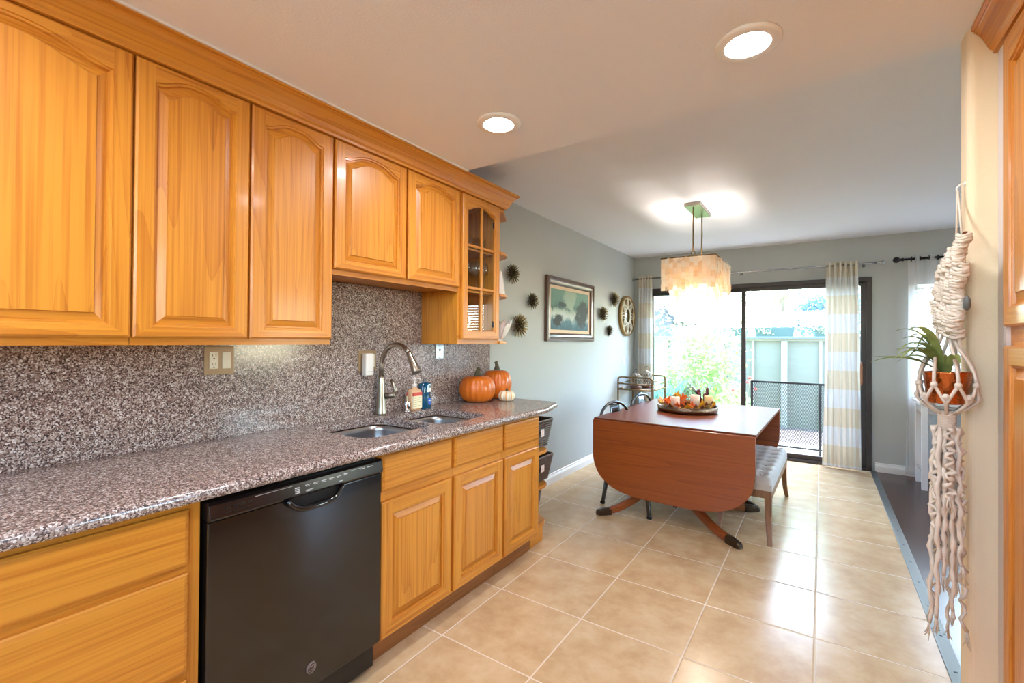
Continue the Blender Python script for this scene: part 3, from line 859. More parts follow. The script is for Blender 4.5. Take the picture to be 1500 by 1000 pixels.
# crown moulding along the wall cabinets, returning on the far end
prof = [(-1.772, 2.190), (-1.742, 2.190), (-1.740, 2.200), (-1.732, 2.206), (-1.726, 2.222), (-1.712, 2.246), (-1.696, 2.262), (-1.690, 2.264), (-1.690, 2.270), (-1.682, 2.272), (-1.682, 2.284), (-1.772, 2.284)]
cm = MB()
ye0 = 2.50
def crown(m, path_end):
    n = len(prof); rows = []
    # along +y, mitred at the far end, then back to the wall along -x
    for stage in range(3):
        row = []
        for (x, z) in prof:
            off = x - (-1.772)
            if stage == 0: row.append((x, -0.90, z))
            elif stage == 1: row.append((x, ye0 + off, z))
            else: row.append((WX + 0.001, ye0 + off, z))
        rows.append(row)
    base = len(m.v)
    for r_ in rows: m.v += r_
    for k in range(2):
        for i in range(n):
            j = (i + 1) % n
            m.face((base + k * n + i, base + k * n + j, base + (k + 1) * n + j, base + (k + 1) * n + i))
    m.face([base + i for i in range(n)]); m.face([base + 2 * n + i for i in range(n)])
crown(cm, 2.6)
tag(cm.build('crown_moulding', OAK_Y), 'long oak crown moulding running over the left wall cabinets', 'moulding')

struct(MB().box(-1.6815, -1.674, -0.90, KY, KZ - 0.007, KZ - 0.0003).build('trim_3', WHITEP))
# ------------------------------------------------------------------ base cabinets
BF, BD = -1.470, -1.450          # face frame and door planes
TOE = -1.522
CT, CU = 0.903, 0.866            # counter top and underside
def base_cab(label, y0, y1, fronts, mids=()):
    c = thing('base_cabinet', label, 'cabinet', (WX, y0, 0), 'oak base cabinets under the counter')
    g = 0.0008
    b = MB()
    b.box(WX + 0.001, BF - 0.018, y0 + g, y0 + 0.018, 0.105, CU - 0.002); b.box(WX + 0.001, BF - 0.018, y1 - 0.018, y1 - g, 0.105, CU - 0.002)
    b.box(WX + 0.001, BF - 0.018, y0 + 0.018, y1 - 0.018, 0.105, 0.12); b.box(WX + 0.001, WX + 0.012, y0 + 0.018, y1 - 0.018, 0.12, CU - 0.002)
    b.build('cabinet_box', OAK_Z, c)
    f = MB()
    f.box(BF - 0.018, BF, y0 + g, y0 + 0.035, 0.105, CU - 0.002, 0); f.box(BF - 0.018, BF, y1 - 0.035, y1 - g, 0.105, CU - 0.002, 0)
    zs = [(0.105, 0.135), (CU - 0.036, CU - 0.002)] + list(mids)
    for (a, b_) in zs: f.box(BF - 0.018, BF, y0 + 0.035, y1 - 0.035, a, b_, 1)
    for (a, b_, y) in [(0.135, zs[2][0] if mids else 0.8, ym) for ym in fronts.get('stiles', ())]: f.box(BF - 0.0175, BF + .0006, y - 0.02, y + 0.02, 0.135, CU - 0.036, 0)
    f.build('face_frame', [OAK_Z, OAK_Y], c)
    for q in fronts.get('drawers', ()): slab_front(c, 'drawer_front', *q, BD)
    for q in fronts.get('doors', ()): add_door(c, 'door', *q, BD, stile=0.052)
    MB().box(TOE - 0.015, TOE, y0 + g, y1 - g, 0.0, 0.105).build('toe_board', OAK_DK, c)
    return c
base_cab('oak base cabinet with three plain drawers left of the black dishwasher', 0.02, 0.603,
         {'drawers': [(0.035, 0.570, 0.689, 0.840), (0.035, 0.570, 0.392, 0.666), (0.035, 0.570, 0.128, 0.372)]}, mids=((0.660, 0.70), (0.366, 0.40)))
base_cab('oak base cabinet with two doors at the left end, past the frame edge', -0.90, 0.02,
         {'doors': [(-0.885, -0.450, 0.128, 0.663), (-0.430, 0.005, 0.128, 0.663)], 'drawers': [(-0.885, -0.450, 0.700, 0.846), (-0.430, 0.005, 0.700, 0.846)], 'stiles': (-0.44,)}, mids=((0.655, 0.71),))
base_cab('oak sink base cabinet with two panelled doors and two false drawers', 1.240, 2.098,
         {'drawers': [(1.246, 1.665, 0.706, 0.848), (1.685, 2.090, 0.706, 0.848)], 'doors': [(1.246, 1.665, 0.116, 0.664), (1.685, 2.090, 0.116, 0.664)], 'stiles': (1.675,)}, mids=((0.655, 0.715),))
base_cab('narrow oak base cabinet with one drawer and one door by the wicker baskets', 2.098, 2.486,
         {'drawers': [(2.108, 2.476, 0.706, 0.848)], 'doors': [(2.108, 2.476, 0.116, 0.664)]}, mids=((0.655, 0.715),))
# rounded open shelves at the end of the run
ou = thing('open_end_unit', 'oak open end unit with rounded shelves holding wicker baskets', 'shelf', (WX, 2.486, 0))
MB().box(WX + 0.001, BF, 2.486, 2.50, 0.105, CU - 0.002).build('side_panel', OAK_Z, ou)
def qshelf(z0, z1, name, dy=0.262, mat=OAK_Y, xf=BF - 0.045):
    poly = [(WX + 0.001, 2.50), (xf, 2.50)] + arc(xf - 0.10, 2.50 + dy - 0.10, 0.10, 0, PI / 2, 8) + [(WX + 0.001, 2.50 + dy)]
    MB().prism(poly, 2, z0, z1).build(name, mat, ou, bevel=0.005)
qshelf(0.105, 0.130, 'rounded_shelf', 0.24)
qshelf(0.345, 0.366, 'rounded_shelf'); qshelf(0.572, 0.594, 'rounded_shelf')
qshelf(0.0, 0.105, 'plinth', 0.235, OAK_Y, BF - 0.055)

# ------------------------------------------------------------------ counter, splash, sink
CX, CEND = -1.405, 2.79
S1 = (-1.975, -1.560, 1.250, 1.664); S2 = (-1.935, -1.530, 1.690, 2.066)
def rrect(x0, x1, y0, y1, r, n=6):
    return arc(x1 - r, y1 - r, r, 0, PI / 2, n) + arc(x0 + r, y1 - r, r, PI / 2, PI, n) + arc(x0 + r, y0 + r, r, PI, 1.5 * PI, n) + arc(x1 - r, y0 + r, r, 1.5 * PI, 2 * PI, n)
def counter_mesh():
    bm = bmesh.new()
    e = 0.018
    def outline(o):
        return [(WX + 0.001, -0.90), (CX - o, -0.90), (CX - o, CEND - 0.30)] + [(CX - 0.30 + (0.30 - o) * math.cos(a), CEND - 0.30 + (0.30 - o) * math.sin(a)) for a in [0.0]][1:] + \
               [(CX - o - 0.02, CEND - 0.20), (CX - o - 0.055, CEND - 0.09)] + arc(CX - 0.13, CEND - 0.075, 0.075 - o, 0.15, PI / 2, 6) + [(WX + 0.001, CEND - o)]
    loops = []
    prof = []
    for k in range(7):
        a = PI * k / 6
        prof.append((e * (1 - math.sin(a)) * 1.0, (CT + CU) / 2 + (CT - CU) / 2 * math.cos(a)))
    for (o, z) in prof: loops.append([bm.verts.new((x, y, z)) for x, y in outline(o)])
    n = len(loops[0])
    for A, B_ in zip(loops, loops[1:]):
        for i in range(n):
            j = (i + 1) % n
            f = bm.faces.new((A[i], A[j], B_[j], B_[i])); f.smooth = True
    # top face with the two bowls cut out
    holes = [[bm.verts.new((x, y, CT)) for x, y in rrect(*S, 0.075)] for S in (S1, S2)]
    edges = [bm.edges.get((loops[0][i], loops[0][(i + 1) % n])) for i in range(n)]
    for h in holes:
        for i in range(len(h)): edges.append(bm.edges.new((h[i], h[(i + 1) % len(h)])))
    bmesh.ops.triangle_fill(bm, edges=edges, use_beauty=True)
    for h in holes:
        low = [bm.verts.new((v.co.x, v.co.y, CU)) for v in h]
        for i in range(len(h)):
            j = (i + 1) % len(h); bm.faces.new((h[i], h[j], low[j], low[i]))
    bmesh.ops.recalc_face_normals(bm, faces=bm.faces)
    me = bpy.data.meshes.new('worktop'); bm.to_mesh(me); bm.free(); me.materials.append(GRANITE)
    o = bpy.data.objects.new('granite_worktop', me); COL.objects.link(o)
    return o
tag(counter_mesh(), 'speckled brown and grey granite worktop with a rounded front edge', 'worktop')
SPX = WX + 0.014
b = MB().box(WX + 0.001, SPX, -0.90, 1.2235, CT, UB - 0.002).box(WX + 0.001, SPX, 1.2235, G0, CT, 1.610).box(WX + 0.001, SPX, G0, CEND - 0.01, CT, UB - 0.002)
tag(b.build('granite_backsplash', GRANITE, bevel=0.001), 'speckled granite backsplash panels on the wall behind the sink', 'backsplash')
sk = thing('kitchen_sink', 'stainless steel double bowl undermount sink in the granite worktop', 'sink', (-1.72, 1.66, CU))
for S, depth in ((S1, 0.19), (S2, 0.17)):
    m = MB()
    rings = [(0.012, CU - 0.004, 0.087), (-0.002, CU - 0.006, 0.073), (-0.004, CU - 0.03, 0.072), (-0.010, CU - depth + 0.03, 0.07), (-0.03, CU - depth + 0.006, 0.06), (-0.06, CU - depth, 0.05)]
    rows = [[(x, y, z) for x, y in rrect(S[0] - o, S[1] + o, S[2] - o, S[3] + o, r_)] for (o, z, r_) in rings]
    n = len(rows[0]); base = len(m.v)
    for r_ in rows: m.v += r_
    for k in range(len(rows) - 1):
        for i in range(n):
            j = (i + 1) % n; m.face((base + k * n + i, base + k * n + j, base + (k + 1) * n + j, base + (k + 1) * n + i), 0, True)
    m.face([base + (len(rows) - 1) * n + i for i in range(n)])
    bo = m.build('bowl', STEEL, sk, recalc=False)
    MB().lathe([(0.0, CU - depth + 0.004), (0.03, CU - depth + 0.003), (0.042, CU - depth + 0.005), (0.044, CU - depth + 0.001)], ((S[0] + S[1]) / 2, (S[2] + S[3]) / 2, 0), 20).build('drain', CHROME, bo)

# faucet
FX_, FY_ = -2.022, 1.72
fa = thing('kitchen_faucet', 'brushed nickel gooseneck pull-down faucet behind the sink', 'faucet', (FX_, FY_, CT))
MB().lathe([(0.030, CT), (0.030, CT + 0.008), (0.027, CT + 0.02), (0.024, CT + 0.09), (0.0205, CT + 0.16), (0.0165, CT + 0.20), (0.0150, CT + 0.215)], (FX_, FY_, 0), 24).build('faucet_body', BRUSHED, fa)
zt = 1.172
cx_ = FX_ + 0.120
pts = [(FX_, FY_, CT + 0.205), (FX_, FY_, zt)] + [(cx_ - 0.120 * math.cos(a), FY_, zt + 0.118 * math.sin(a)) for a in [PI * 0.80 * i / 14 for i in range(1, 15)]]
MB().tube(pts, 0.0135, 14).build('gooseneck', BRUSHED, fa)
ex, ez = pts[-1][0], pts[-1][2]; dx, dz = math.sin(PI * 0.80), math.cos(PI * 0.80)
dd = Vector((0.52, 0, -0.86)).normalized()
hd = [Vector((ex, FY_, ez)) + dd * k for k in (-0.012, 0.0, 0.02, 0.065, 0.105, 0.112)]
MB().tube(hd, [0.0145, 0.0155, 0.0165, 0.0205, 0.0265, 0.0245], 18).build('spray_head', BRUSHED, fa)
hn = MB().tube([(FX_ + 0.015, FY_ + 0.012, 1.005), (FX_ + 0.045, FY_ + 0.045, 1.008), (FX_ + 0.052, FY_ + 0.052, 1.008)], [0.0165, 0.0175, 0.0150], 16)
hh = hn.build('handle', BRUSHED, fa)
MB().tube([(FX_ + 0.049, FY_ + 0.049, 1.01), (FX_ + 0.053, FY_ + 0.056, 1.035), (FX_ + 0.035, FY_ + 0.040, 1.095)], [.012, .0105, .0085], 10).build('lever', BRUSHED, hh)
ad = thing('air_gap_cap', 'small chrome dishwasher air gap cap behind the sink', 'air gap', (-1.985, 1.875, CT))
MB().lathe([(0.021, CT), (0.021, CT + 0.004), (0.0185, CT + 0.006), (0.0185, CT + 0.052), (0.0165, CT + 0.060), (0, CT + 0.062)], (-1.985, 1.875, 0), 18).build('cap', CHROME, ad)
MB().box(-1.969, -1.9655, 1.868, 1.882, CT + 0.018, CT + 0.032).build('vent_slot', BLACK_PL, ad)

def bottle_pump(loc, name, label):
    x, y = loc
    t = thing(name, label, 'bottle', (x, y, CT))
    def sec(sx, sy, z): return [(x + sx * math.copysign(abs(math.cos(a)) ** 0.6, math.cos(a)), y + sy * math.copysign(abs(math.sin(a)) ** 0.6, math.sin(a)), z) for a in [2 * PI * i / 20 for i in range(20)]]
    return t, sec
def loft(rows, mat_idx=0):
    m = MB(); n = len(rows[0])
    for r_ in rows: m.v += r_
    for k in range(len(rows) - 1):
        for i in range(n):
            j = (i + 1) % n; m.face((k * n + i, k * n + j, (k + 1) * n + j, (k + 1) * n + i), mat_idx, True)
    m.face(list(range(n))); m.face([(len(rows) - 1) * n + i for i in range(n)])
    return m
t, sec = bottle_pump((-1.995, 1.945), 'hand_soap_bottle', 'clear hand soap pump bottle with a red and cream label')
loft([sec(.026, .040, CT), sec(.028, .042, CT + .01), sec(.028, .042, CT + .112), sec(.022, .034, CT + .122), sec(.012, .014, CT + .128), sec(.012, .014, CT + .135)]).build('bottle_body', SOAPL, t)
lb = MB()
for (za, zb, mt) in ((CT + .012, CT + .085, 0), (CT + .085, CT + .105, 1)):
    lb.add([(-1.995 + .029, 1.945 - .034, za), (-1.995 + .029, 1.945 + .034, za), (-1.995 + .029, 1.945 + .034, zb), (-1.995 + .029, 1.945 - .034, zb), (-1.995 - .02, 1.945 - .0435, za), (-1.995 - .02, 1.945 - .0435, zb)], [(0, 1, 2, 3), (4, 0, 3, 5)], mt)
lo = lb.build('label', [LABC, LABR], t)
tx = MB()
for i, wd in enumerate((.045, .038, .05, .03, .044)):
    tx.box(-1.9658, -1.9654, 1.945 - .026, 1.945 - .026 + wd, CT + .072 - i * .012, CT + .075 - i * .012)
tx.build('label_print', plain('label_print_brown', (120, 90, 70), .7), lo)
MB().lathe([(.014, CT + .135), (.014, CT + .152), (.006, CT + .153), (.005, CT + .178), (.013, CT + .180), (.013, CT + .19), (0, CT + .192)], (-1.995, 1.945, 0), 16).tube([(-1.995, 1.945, CT + .185), (-1.965, 1.955, CT + .186), (-1.958, 1.957, CT + .180)], .005, 8).build('pump', plain('clear_pump_plastic', (230, 222, 214), .2), t)
t, sec = bottle_pump((-1.99, 2.025), 'dish_soap_bottle', 'blue dish soap bottle with a small blue and white label')
loft([sec(.025, .041, CT), sec(.027, .043, CT + .008), sec(.023, .036, CT + .08), sec(.026, .040, CT + .145), sec(.023, .036, CT + .152), sec(.010, .010, CT + .158)]).build('bottle_body', BLUEL, t)
MB().lathe([(.012, CT + .156), (.012, CT + .168), (.011, CT + .172), (.006, CT + .174), (.005, CT + .182), (0, CT + .183)], (-1.99, 2.025, 0), 14).build('bottle_cap', glass('clear_cap', (225, 235, 238)), t)
l_ = MB().box(-1.966, -1.9645, 2.025 + .004, 2.025 + .030, CT + .022, CT + .062, 0).box(-1.966, -1.9640, 2.025 + .008, 2.025 + .024, CT + .045, CT + .05, 1)
l_.build('label', [LABB, WHITE_PL], t)
MB().box(-1.968, -1.9655, 2.025 - .005, 2.025 + .028, CT + .100, CT + .124).build('label_print', WHITE_PL, t)

# outlets on the splash
def plate(name, label, cat, y0, y1, z0, z1, mat):
    t = thing(name, label, cat, (SPX, (y0 + y1) / 2, (z0 + z1) / 2))
    MB().box(SPX, SPX + 0.006, y0, y1, z0, z1).build('wall_plate', mat, t, bevel=0.002)
    return t
def receptacle(t, y, z, hx=0.0):
    o = MB().box(SPX + .006, SPX + .009, y - .017, y + .017, z - .034, z + .034).build('receptacle', IVORY, t, bevel=.0015)
    s_ = MB()
    for q in (z + .018, z - .018):
        s_.box(SPX + .009, SPX + .0094, y - .008, y - .0055, q - .001, q + .008); s_.box(SPX + .009, SPX + .0094, y + .0055, y + .008, q - .001, q + .008)
        s_.prism([(y + .003 * math.cos(a), q - .010 + .003 * math.sin(a)) for a in [2 * PI * i / 8 for i in range(8)]], 0, SPX + .009, SPX + .0094)
    s_.build('slots', BLACK_PL, o)
t = plate('double_outlet', 'taupe double wall plate with an outlet and a rocker switch', 'outlet', 0.850, 0.964, 1.168, 1.284, BRONZEPL)
receptacle(t, 0.885, 1.226)
MB().prism([(SPX + .006, 1.192), (SPX + .011, 1.192), (SPX + .008, 1.226), (SPX + .008, 1.260), (SPX + .006, 1.260)], 1, 0.917, 0.950).build('rocker_switch', IVORY, t)
t = plate('double_outlet', 'taupe outlet plate behind the white plug-in unit by the faucet', 'outlet', 1.592, 1.712, 1.145, 1.256, BRONZEPL)
receptacle(t, 1.683, 1.200)
t = thing('plug_in_unit', 'white plug-in unit on the outlet left of the faucet', 'plug-in', (SPX + .006, 1.645, 1.18))
MB().box(SPX + .007, SPX + .045, 1.612, 1.665, 1.122, 1.240).build('housing', WHITE_PL, t, bevel=.006, seg=3)
m = MB()
for i in range(6): m.box(SPX + .045, SPX + .0454, 1.622 + i * .006, 1.6255 + i * .006, 1.141, 1.1445)
m.build('printed_marks', plain('grey_print', (120, 110, 110), .6), t)
t = plate('cable_plate', 'steel cable plate below the glass-fronted cabinet', 'outlet', 2.190, 2.262, 1.196, 1.290, STEELPL)
MB().prism([(2.226 + .008 * math.cos(a), 1.252 + .008 * math.sin(a)) for a in [2 * PI * i / 12 for i in range(12)]], 0, SPX + .006, SPX + .0075).build('cable_hole', plain('brown_hole', (84, 62, 44), .6), t)
for q in (1.225, 1.279, 1.204): MB().lathe([(.0035, SPX + .006), (.003, SPX + .0075), (0, SPX + .008)], (0, 2.226, q), 8, axis=0).build('screw', plain('dark_screw', (70, 66, 62), .4), t)

# ------------------------------------------------------------------ dishwasher
dw = thing('dishwasher', 'black built-in dishwasher under the granite counter', 'dishwasher', (WX, 0.606, 0))
D0, D1 = 0.612, 1.234
MB().box(WX + .05, BF - .01, D0 + .004, D1 - .004, 0.02, CU - .006).build('cabinet_box', BLACK_PL, dw)
MB().box(BF - .006, BD + .006, D0, D1, 0.125, 0.790).build('door_panel', DWBLACK, dw, bevel=.005, seg=3)
cp = MB()
cp.prism([(BF - .006, 0.793), (BD + .012, 0.793), (BD + .016, 0.800), (BD + .010, 0.838), (BD + .002, 0.846), (BF - .006, 0.846)], 1, D0, D1)
cpo = cp.build('control_panel', DWPANEL, dw, bevel=.002)
m = MB()
pts = []
for i in range(17):
    q = i / 16; a = -1 + 2 * q
    pts.append((BD + .016 + .012 * (1 - abs(a) ** 3), 0.945 + .104 * a, 0.792 - .040 * (1 - abs(a) ** 4)))
m.tube(pts, .0095, 10)
m.build('handle_lip', DWHANDLE, dw)
MB().prism([(0.845, 0.793), (0.870, 0.757), (1.02, 0.757), (1.045, 0.793)], 0, BD + .004, BD + .0075).build('handle_recess', plain('deep_black_recess', (4, 4, 5), .6), dw)
def onpanel(y, z): # panel slopes slightly back
    return BD + .0165 - (z - .800) / .038 * .006
m = MB()
def dash(y0, y1, z0, z1):
    x = onpanel(0, z0); x1 = onpanel(0, z1)
    m.add([(x, y0, z0), (x, y1, z0), (x1, y1, z1), (x1, y0, z1)], [(0, 1, 2, 3)])
for i in range(4): dash(.868, .884, .822 - i * .0055, .8250 - i * .0055)
for i in range(5): dash(.905 + i * .030, .925 + i * .030, .8245, .8265); dash(.907 + i * .030, .921 + i * .030, .8205, .8222)
dash(.905, .935, .808, .8098); dash(.907, .928, .8045, .8062); dash(1.055, 1.072, .8245, .8285); dash(1.035, 1.048, .806, .8085); dash(1.128, 1.150, .828, .8302); dash(1.16, 1.185, .828, .8302); dash(.74, .86, .8325, .8334); dash(1.08, 1.15, .8325, .8334)
m.build('printed_icons', ICON, cpo)
m = MB()
for i in range(4): m.box(BD + .008, BD + .0135, .655 + i * .021, .671 + i * .021, .820, .826); m.box(BD + .010, BD + .0150, .655 + i * .021, .671 + i * .021, .808, .811)
m.build('vent_slots', plain('vent_black', (5, 5, 5), .5), cpo)
bd = MB().lathe([(0.0195, BD + .005), (0.0195, BD + .0085), (.0175, BD + .0095), (0, BD + .0095)], (0, 0.937, 0.196), 28, axis=0)
bo = bd.build('round_badge', plain('badge_grey', (92, 80, 76), .3, metal=.6), dw)
sg = MB()
for (cy, k) in ((-.005, 1), (.006, -1)):
    sg.tube([(BD + .0098, 0.937 + cy + .005 * math.cos(a) * k, 0.196 + .0085 * math.sin(a)) for a in [0.4 + 5.2 * i / 16 for i in range(17)]], .0009, 5)
sg.tube([(BD + .0098, .937 + .016 * math.cos(2 * PI * i / 24), .196 + .016 * math.sin(2 * PI * i / 24)) for i in range(24)], .0008, 5, closed=True)
sg.build('badge_monogram', plain('badge_light', (170, 160, 154), .3, metal=.7), bo)
MB().box(TOE - .03, TOE - .01, D0, D1, 0.0, 0.122).build('toe_panel', BLACK_PL, dw)

# ------------------------------------------------------------------ pumpkins
def pumpkin(name, label, loc, r, h, mat, ribs=14, stem=0.05, lean=0.0, squash=0.05):
    t = thing(name, label, 'pumpkin', loc)
    m = MB()
    prof = []
    for i in range(21):
        a = -PI / 2 + PI * i / 20
        rr = r * max(0.0, math.cos(a)) ** 0.62
        z = h / 2 + h / 2 * math.sin(a) * (1 - 0.10 * (abs(math.sin(a)) ** 8))
        if i == 0 or i == 20: rr = 0.0001
        prof.append((rr, z))
    m.lathe(prof, (0, 0, 0), 84, fn=lambda t_, z: 1 - squash * abs(math.cos(t_ * ribs / 2)) ** 6 + 0.008 * math.sin(3 * t_ + 1))
    lo = min(v[2] for v in m.v)
    m.v = [(v[0], v[1], v[2] - lo) for v in m.v]
    m.build('skin', mat, t, local=True)
    top = h * 0.955
    s_ = MB().tube([(0, 0, top - .008), (0, 0, top + stem * .4), (lean * .4, lean * .3, top + stem * .8), (lean, lean * .6, top + stem)], [r * .22, r * .13, r * .11, r * .13], 7)
    s_.build('stem', PSTEM, t, local=True)
    return t
pumpkin('pumpkin', 'squat orange pumpkin in front on the granite worktop', (-1.932, 2.465, CT), 0.121, 0.192, PUMPK, 18, 0.045, 0.012)
pumpkin('pumpkin', 'taller orange pumpkin behind, nearest the worktop end', (-1.943, 2.705, CT), 0.108, 0.222, PUMPK, 16, 0.05, -0.008)
pumpkin('pumpkin', 'small white pumpkin with orange stripes on the worktop', (-1.800, 2.625, CT), 0.058, 0.076, PUMPW, 9, 0.012, 0.0, 0.10)

# ------------------------------------------------------------------ contents of the glass cabinet
def tumbler(x, y, z, h, r, label):
    m = MB().lathe([(0, z + .004), (r * .86, z + .001), (r * .9, z + .004), (r, z + h), (r - .002, z + h), (r * .88 - .002, z + .010), (0, z + .009)], (x, y, 0), 18)
    return tag(m.build('drinking_glass', GLASSW), label, 'glass', 'tumblers behind the glass door')
for i, (x, y) in enumerate(((-1.83, 2.150), (-1.83, 2.225), (-1.84, 2.315), (-1.84, 2.385))):
    tumbler(x, y, 1.885, .085, .026, 'clear tumbler on the top shelf of the glass cabinet, %s from the left' % ('first', 'second', 'third', 'fourth')[i])
def wineglass(x, y, z, label):
    m = MB().lathe([(0, z + .003), (.032, z + .001), (.033, z + .003), (.006, z + .009), (.0035, z + .03), (.0035, z + .085), (.010, z + .095), (.030, z + .120), (.036, z + .150), (.030, z + .195), (.0285, z + .195), (.034, z + .150), (.028, z + .122), (0, z + .100)], (x, y, 0), 18)
    return tag(m.build('wine_glass', GLASSW), label, 'wine glass', 'wine glasses behind the glass door')
k = 0
for (x, y) in ((-1.84, 2.13), (-1.90, 2.165), (-1.84, 2.205), (-1.84, 2.325), (-1.90, 2.36), (-1.84, 2.40)):
    wineglass(x, y, 1.625, 'stemmed wine glass on the middle cabinet shelf, %s from the left' % ('first', 'second', 'third', 'fourth', 'fifth', 'sixth')[k]); k += 1
PZ = UB + 0.02
for i in range(4):
    z = PZ + i * .0115
    m = MB().lathe([(0, z + .002), (.045, z + .0005), (.05, z + .003), (.072, z + .0085), (.073, z + .0115), (.048, z + .0075), (0, z + .0065)], (-1.860, 2.185, 0), 28)
    tag(m.build('plate', CERAM), 'white plate, %s in the stack under the pitcher' % ('bottom one', 'second from bottom', 'third from bottom', 'topmost')[i], 'plate', 'white plates in the glass cabinet')
pz = PZ + 3 * .0115 + .0078
p = thing('pitcher', 'white ceramic pitcher on the plates in the glass cabinet', 'pitcher', (-1.860, 2.165, pz))
MB().lathe([(0, .001), (.034, .0), (.05, .02), (.062, .055), (.058, .09), (.044, .115), (.046, .135), (.042, .135), (.04, .115), (0, .10)], (0, 0, 0), 28).build('body', CERAM, p, local=True)
MB().tube(bez((0.02, .045, .118), (0.03, .11, .125), (0.03, .10, .04), (0.02, .052, .04), 12), .007, 8).build('handle', CERAM, p, local=True)
MB().tube([(0.02, -.040, .118), (.025, -.054, .132), (.027, -.060, .138)], [.016, .012, .008], 8).build('spout', CERAM, p, local=True)

# ------------------------------------------------------------------ things on the open end shelves
def shell_bowl():
    t = thing('shell_bowl', 'white clam shell bowl on the lowest end shelf', 'bowl', (-1.875, 2.615, UB + .0205))
    m = MB()
    def fn(u, v):
        a = PI * (u - .5) * 1.25
        rib = 1 + .07 * math.cos(a * 11)
        r_ = (.025 + .125 * v ** .75) * rib * (1 - .10 * (1 - math.cos(a)))
        up_ = .012 + .135 * v ** 1.6 * (.75 + .25 * math.cos(a)) + .010 * math.cos(a * 11) * v
        d = Vector((math.sin(a) * r_ * .66 + 0.0, math.cos(a) * r_ * .62, up_))
        return d
    m.grid(fn, 66, 14)
    o = m.build('scalloped_shell', CERAM, t, local=True)
    md = o.modifiers.new('solid', 'SOLIDIFY'); md.thickness = .005; md.offset = 1
    MB().lathe([(0, 0), (.035, 0), (.028, .012), (.02, .02), (0, .022)], (0, 0.01, 0), 20).build('foot', CERAM, t, local=True)
shell_bowl()
t = thing('white_vase', 'slim white ceramic vase on the middle end shelf', 'vase', (-1.845, 2.600, 1.6265))
MB().lathe([(0, 0), (.034, 0), (.036, .01), (.03, .06), (.018, .13), (.010, .165), (.009, .17), (0, .168)], (0, 0, 0), 22).build('body', CERAM, t, local=True)

# ------------------------------------------------------------------ wicker baskets
def basket(label, x0, x1, y0, y1, z0, z1, flare=.02, tagc=None):
    cx, cy = (x0 + x1) / 2, (y0 + y1) / 2
    t = thing('wicker_basket', label, 'basket', (cx, cy, z0), 'wicker baskets in the end unit')
    hx, hy, H = (x1 - x0) / 2, (y1 - y0) / 2, z1 - z0
    m = MB()
    rows = []
    N = 64
    def ring(o, z, r=.02):
        return [(p[0], p[1], z) for p in rrect(-hx - o, hx + o, -hy - o, hy + o, r, 4)]
    inner = loft([ring(-flare, .004), ring(-.003, H - .006)])
    inner.f = inner.f[:-1]; inner.m = inner.m[:-1]; inner.sm = inner.sm[:-1]
    inner.build('liner', WICKER, t, local=True, recalc=False)
    nrow = 13
    for k in range(nrow):
        z = .006 + k * (H - .012) / (nrow - 1); o = -flare * (1 - k / (nrow - 1)) + .001
        base = rrect(-hx - o, hx + o, -hy - o, hy + o, .02, 4)
        pts = []
        n = len(base)
        for i in range(n):
            p, q = Vector(base[i]), Vector(base[(i + 1) % n]); L = (q - p).length
            steps = max(1, int(L / .008))
            for s_ in range(steps):
                c = p + (q - p) * s_ / steps; nn = Vector((c.x / hx, c.y / hy)).normalized()
                w_ = .0022 * (1 if (len(pts) + k) % 2 else -1)
                pts.append((c.x + nn.x * w_, c.y + nn.y * w_, z))
        m.tube(pts, .0052, 5, closed=True)
    m.build('woven_body', WICKER, t, local=True)
    MB().tube([(p[0], p[1], H) for p in rrect(-hx, hx, -hy, hy, .02, 5)], .008, 6, closed=True).build('rim', WICKER, t, local=True)
    if tagc:
        MB().box(hx + .004, hx + .0065, -.02, .022, H * .45, H * .72).build('paper_tag', tagc, t, local=True)
    return t
basket('dark wicker basket with a pale tag on the top shelf of the end unit', -1.99, -1.545, 2.515, 2.825, 0.596, 0.778, .026, TAGP)
basket('dark wicker basket on the middle shelf of the end unit', -1.99, -1.545, 2.515, 2.832, 0.368, 0.535, .026, TAGP)
basket('dark wicker basket on the bottom shelf of the end unit', -1.99, -1.575, 2.515, 2.722, 0.132, 0.300, .018)

# ------------------------------------------------------------------ recessed lights
def downlight(x, y, label, z=KZ):
    t = thing('recessed_light', label, 'ceiling light', (x, y, z), 'recessed ceiling lights')
    MB().lathe([(.098, z), (.098, z - .006), (.092, z - .012), (.070, z - .0125), (.066, z - .0115), (.065, z - .0005)], (x, y, 0), 40).build('trim_ring', WHITEP, t)
    MB().lathe([(.0645, z - .002), (.05, z - .0035), (0, z - .004)], (x, y, 0), 32).build('diffuser', LAMPE, t)
    l = bpy.data.lights.new('downlight', 'AREA'); l.shape = 'DISK'; l.size = .126; l.energy = LAMP_W; l.color = (.93, .95, 1.0)
    lo = bpy.data.objects.new('downlight_lamp', l); COL.objects.link(lo); lo.parent = t; lo.location = (0, 0, -.0055)
LAMP_W = 10.5
downlight(-0.200, 1.650, 'larger lit round recessed ceiling light at upper right')
downlight(-1.195, 1.662, 'lit round recessed ceiling light near the crown moulding')
downlight(-0.200, 0.05, 'lit recessed ceiling light nearer the kitchen rear, second in the right row')
downlight(-1.195, 0.05, 'lit recessed ceiling light nearer the kitchen rear, second in the left row')
downlight(-0.200, -1.45, 'lit recessed ceiling light at the kitchen rear, right row')
downlight(-1.195, -1.45, 'lit recessed ceiling light at the kitchen rear, left row')

